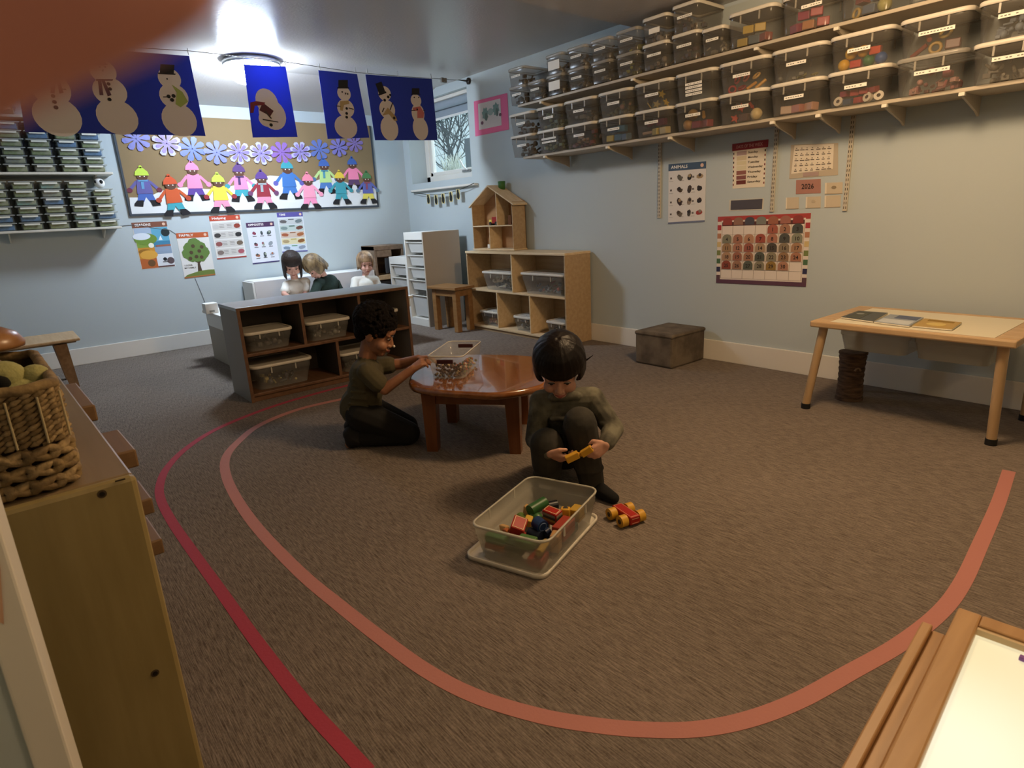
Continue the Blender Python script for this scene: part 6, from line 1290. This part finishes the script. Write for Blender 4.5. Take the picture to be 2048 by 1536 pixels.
PT1 = mat('charcoal_trousers', '#2d2a24', .9, tex=True, color2='#38342c', scale=14, bump=.3)
b = Blob(); b.ell(hip-ZZ*.01, (.115, .10, .085), frame3(RH_, FH, ZZ))
for a, c, d_ in ((hl_, kl, al), (hr_, kr, ar)): b.chain([a, c, d_-ZZ*.004], [.076, .064, .05]); b.cap(c+ZZ*.004, c.lerp(d_, .5), .063, .06); b.ell(c.lerp(d_, .75), (.06, .058, .022))
b.make('trousers', PT1, body, .0042, 4)
for d_, t_ in ((al, tl_), (ar, tr_)): Blob().cap(d_+ZZ*.06, d_-ZZ*.018, .042, .037).cap(d_-ZZ*.016, t_, .037, .0225).make('sock', mat('black_sock', '#121110', .95), body, .004, 3)
# the two yellow pieces in its hands
YM = flat('#c9962a', .4)
def piece(name, label, pa, pb, w_, h_):
    a, c = pa, pb; x = (c-a).normalized(); y = x.cross(ZZ).normalized(); z = y.cross(-x); M = Matrix(((x.x, y.x, z.x, 0), (x.y, y.y, z.y, 0), (x.z, y.z, z.z, 0), (0, 0, 0, 1))); M.translation = (a+c)/2; L_ = (c-a).length
    root = thing(name, label, 'toy piece', (a+c)/2, 'yellow pieces held by the crouching child'); MB().box((-L_/2, -w_/2, -h_/2), (L_/2, w_/2, h_/2), YM, .003, M=M).build('block', root)
    MB().cyl((L_/2-.001, 0, 0), (L_/2+.006, 0, 0), .006, YM, n=14, M=M).build('peg', root); MB().cyl((-L_/2-.0005, 0, 0), (-L_/2+.004, 0, 0), .006, flat('#3a2a10', .6), n=14, M=M).build('hole', root)
piece('toy_piece', 'yellow wooden block in the crouching child\'s hand nearest the table', H(1132, 920, 2.045), H(1157, 908, 2.05), .024, .026)
piece('toy_piece', 'yellow wooden piece in the crouching child\'s hand farther from the table', H(1184, 896, 2.045), H(1163, 909, 2.05), .022, .024)

# --- the child kneeling at the cherry table
hd = Head(H(752, 664, 2.885), RH_*.88+TOC*.07-ZZ*.42, 1.0)
neck = H(735, 713, 2.885); chest = H(733, 752, 2.885); hip = H(727, 815, 2.885)
sl, sr = H(734, 744, 2.80), H(744, 734, 2.97)          # near shoulder, far shoulder
el, er_ = H(769, 779, 2.78), H(803, 727, 2.98); wl, wr_ = H(825, 738, 2.79), H(836, 717, 2.93)
kl, kr = H(815, 858, 2.84), H(812, 848, 2.95); al, ar = H(710, 872, 2.83), H(712, 862, 2.95); tl_, tr_ = H(703, 886, 2.83), H(705, 878, 2.95)
for p in (kl, kr): p.z = .05
for p in (al, ar): p.z = .052
for p in (tl_, tr_): p.z = .02
b = Blob(); hd.body(b, neck+RH_*.01)
def side_torso(b, g): 
    R = frame3(FH, RH_, ZZ); b.ell(hip, (.085+g, .075+g, .075+g), R); b.ell((hip+chest)/2, (.083+g, .074+g, .085+g), R); b.ell(chest, (.095+g, .07+g, .08+g), R); b.cap(sl, sr, .036+g, .036+g); b.cap(chest+ZZ*.03, neck, .048+g, .036+g*.5)
side_torso(b, 0)
for a, c, d_ in ((sl, el, wl), (sr, er_, wr_)): b.chain([a, c, d_], [.032, .027, .0195])
b.cap(hd.P(0, -.018, -.05), neck, .037, .043)
hl_, hr_ = hip+TOC*.05, hip-TOC*.05
for a, c, d_, t_ in ((hl_, kl, al, tl_), (hr_, kr, ar, tr_)): b.chain([a, c, d_], [.062, .047, .032]); b.cap(d_, t_+RH_*-.012, .03, .022)
hand(b, wl, RH_*.78+ZZ*.50+FH*.2, TOC*.35+ZZ*.65-RH_*.3, FH-ZZ*.2, 1.0, (.45, .55, .45))
hand(b, wr_, RH_*.92+ZZ*.12+TOC*.15, ZZ*.9+FH*.1, TOC, 1.0, (.4, .5, .4))
SK2 = skin('brown_skin', '#8a5c42', '#986a4e')
body = b.make('person', SK2, None, .0036, 3, origin=Vector((hip.x, hip.y, 0)))
tag(body, 'curly dark-haired child in an olive T-shirt kneeling at the cherry table', 'person')
hd.face(body, '#1f1410', '#7d4238')
MB().ell(hd.P(.004, .104, -.030), (.0065, .006, .0065), flat('#d9cfc4', .5)).build('nose_dot', body)  # small pale dot on the nose tip
hd.hair(body, 'curly', mat('curly_black_hair', '#0e0806', .85, bump=.8, scale=120, spec=.15), 3, voxel=.0036)
SH2 = mat('olive_cotton', '#4c4530', .92, bump=.35, scale=14)
b = Blob(); side_torso(b, .012); b.cap(hip+ZZ*.03, hip+ZZ*.005-RH_*.02, .096, .098)
b.cap(sl, sl.lerp(el, .62), .047, .048); b.cap(sr, sr.lerp(er_, .55), .047, .046)
for q in range(6): b.cap(hip+ZZ*(.02+.03*q)+TOC*.092+RH_*(-.05+.008*q), hip+ZZ*(.0+.034*q)+TOC*.094+RH_*(.05-.004*q), .006, .005)
b.make('shirt', SH2, body, .0042, 3)
PT2 = mat('black_trousers', '#14120f', .9, bump=.3, scale=16)
b = Blob(); b.ell(hip-ZZ*.02, (.098, .098, .08), frame3(FH, RH_, ZZ))
for a, c, d_ in ((hl_, kl, al), (hr_, kr, ar)): b.chain([a-ZZ*.02, c+ZZ*.008, d_.lerp(c, .12)], [.08, .06, .044]); b.cap(a.lerp(c, .2)-ZZ*.05, c.lerp(d_, .3), .05, .048)
b.make('trousers', PT2, body, .0045, 4)
for d_, t_ in ((al, tl_), (ar, tr_)): Blob().cap(d_+RH_*.01, d_-RH_*.018+ZZ*.02, .046, .04).cap(d_-RH_*.016+ZZ*.022, t_-RH_*.004+ZZ*.006, .040, .027).make('shoe', mat('black_shoe', '#1c1917', .8), body, .0042, 2)

# --- three children behind the grey shelf, on the far side of the white table
def seated(label, hc, hfwd, neckp, chestp, hipp, shl, shr, arms, skn, hairm, style, shirtm, seed, roll=0.0, scale=.95, lip='#9a5a50', brow='#4a3626', iris='#1d1512', hk={}, sleeve=.6, tr='#3a3f4a'):
    hd = Head(hc, hfwd, scale, roll); b = Blob(); hd.body(b, neckp); torso(b, hipp, chestp, neckp, shl, shr, -.004)
    for (e_, w_, dd, up_, th_), sh_ in zip(arms, (shl, shr)): b.chain([sh_, e_, w_], [.03, .025, .018]); hand(b, w_, dd, up_, th_, .95, (.35, .4, .4))
    fx_ = Vector((1, 0, 0)); kn = [Vector((hipp.x+.24, hipp.y+s_*.07, .235)) for s_ in (-1, 1)]
    for k_, s_ in zip(kn, (-1, 1)): b.chain([hipp+Vector((0, s_*.05, 0)), k_, Vector((k_.x-.02, k_.y, .05))], [.055, .042, .03]); b.cap(Vector((k_.x-.02, k_.y, .035)), Vector((k_.x+.08, k_.y, .024)), .027, .02)
    body = b.make('person', skn, None, .0045, 3, origin=Vector((hipp.x, hipp.y, 0))); tag(body, label, 'person'); hd.face(body, brow, lip, iris); hd.hair(body, style, hairm, seed, **hk)
    b = Blob(); torso(b, hipp, chestp, neckp-ZZ*.012, shl, shr, .008)
    for (e_, w_, *_), sh_ in zip(arms, (shl, shr)): b.cap(sh_, sh_.lerp(e_, sleeve), .042, .043)
    if sleeve > .95:
        for (e_, w_, *_), sh_ in zip(arms, (shl, shr)): b.chain([sh_, e_, w_.lerp(e_, .15)], [.042, .036, .028])
    b.make('shirt', shirtm, body, .005, 3)
    b = Blob(); b.ell(hipp-ZZ*.02, (.09, .1, .07))
    for k_, s_ in zip(kn, (-1, 1)): b.chain([hipp+Vector((0, s_*.05, -.01)), k_, Vector((k_.x-.02, k_.y, .08))], [.066, .053, .04])
    b.make('trousers', flat(tr, .9), body, .006, 3)
    return body
XK = .60
px = lambda u, v, x=XK: onx(u, v, x)
tw = Vector((.93, -.36, 0)); lf = Vector((-.36, -.93, 0))     # towards the camera, towards the left of the picture
SK3 = skin('fair_skin', '#b98a78', '#c59684'); WT = mat('white_cotton', '#d5d2c8', .9, bump=.35, scale=16)
c_ = px(590, 578); h_ = Vector((c_.x-.06, c_.y-.02, .30))
seated('long dark-haired child in a white T-shirt looking down behind the grey shelf', px(584, 529, .66), tw*.8-ZZ*.5+lf*-.05, px(590, 560, .62), px(590, 578, .61), h_, px(574, 571), px(611, 564), [(px(568, 588, .68), px(583, 597, .80), tw*.6-lf*.6-ZZ*.3, ZZ, -lf), (px(610, 590, .68), px(600, 597, .80), tw*.6+lf*.6-ZZ*.2, ZZ, lf)],
       SK3, mat('dark_brown_hair', '#24170f', .55, bump=.4, scale=60, stretch=(3, 3, .6), spec=.3), 'long', WT, 5, scale=.96, hk=dict(fringe=.006, side=-.135, back=-.15, fat=1.02, n=60, voxel=.004))
c_ = px(655, 578); h_ = Vector((c_.x-.02, c_.y+.05, .30))
seated('honey-blond child in a dark green top bending over behind the grey shelf', px(629, 534, .66), lf*.55+tw*.30-ZZ*.75, px(648, 553, .63), px(656, 570, .62), h_, px(636, 566, .68), px(672, 567, .55), [(px(628, 588, .74), px(614, 592, .80), tw*.3+lf*.8-ZZ*.2, ZZ, tw), (px(684, 590, .66), px(650, 594, .80), tw*.3+lf*.9-ZZ*.1, ZZ, tw)],
       SK3, mat('honey_blond_hair', '#453421', .55, tex=True, color2='#8a7350', scale=26, stretch=(1, 1, .4), bump=.5), 'bowl', mat('dark_green_cotton', '#16261d', .9, bump=.3, scale=14), 6, sleeve=1.0, hk=dict(fringe=.0, side=-.06, back=-.085, fat=1.04, n=56, voxel=.004))
c_ = px(728, 575); h_ = Vector((c_.x-.02, c_.y+.01, .28))
seated('fair-haired toddler in a white T-shirt facing the room behind the grey shelf', px(731, 527, .62), tw*.95-ZZ*.22-lf*.12, px(731, 553, .60), px(728, 572, .60), h_, px(711, 562), px(750, 560), [(px(707, 585, .66), px(718, 592, .76), tw*.8-ZZ*.3-lf*.3, ZZ, -lf), (px(760, 580, .64), px(748, 586, .76), tw*.8-ZZ*.3+lf*.3, ZZ, lf)],
       SK3, mat('fair_hair', '#5f4630', .55, tex=True, color2='#a3835f', scale=26, stretch=(1, 1, .4), bump=.5), 'bowl', WT, 8, scale=.93, hk=dict(fringe=.038, side=-.03, back=-.07, fat=1.0, n=56, voxel=.004))

# --- fingertip over the corner of the lens
SKF = mat('fingertip_skin', '#d58f82', .55, bump=.1, scale=300)
c1 = Vector(CAM); fu = Vector(UPV); fr = Vector(RGT); ff = Vector(FWD)
dist = .021
def lensp(u, v, t): return Vector(CAM)+Vector(ray(u, v))/FPX*t
r_f = .0082
e0, e1 = lensp(-60, 28, dist), lensp(420, -168, dist)      # edge line of the finger as the photo shows it
ed_ = (e1-e0).normalized(); nrm_ = ed_.cross(ff).normalized(); nrm_ = nrm_ if nrm_.dot(fu) > 0 else -nrm_
tip = e0.lerp(e1, .78)+nrm_*r_f+ff*.004
back_ = tip-ed_*.05+nrm_*.012
b = Blob(); b.cap(tip-ed_*.004, tip-ed_*.022, r_f*.93, r_f); b.cap(tip-ed_*.022, tip-ed_*.045+nrm_*.004, r_f, r_f*1.08); b.cap(tip-ed_*.045+nrm_*.004, tip-ed_*.066+nrm_*.016, r_f*1.08, r_f*1.1)
fg = b.make('finger', SKF, None, .0009, 3, origin=tip); tag(fg, 'blurred orange fingertip covering the top left corner in front of the lens', 'finger')
MB().ell(tip-ed_*.004+nrm_*.0045+ff*.0055, (.005, .004, .0022), mat('finger_nail', '#b8705c', .35), frame3(ed_, nrm_, ff)).build('nail', fg)
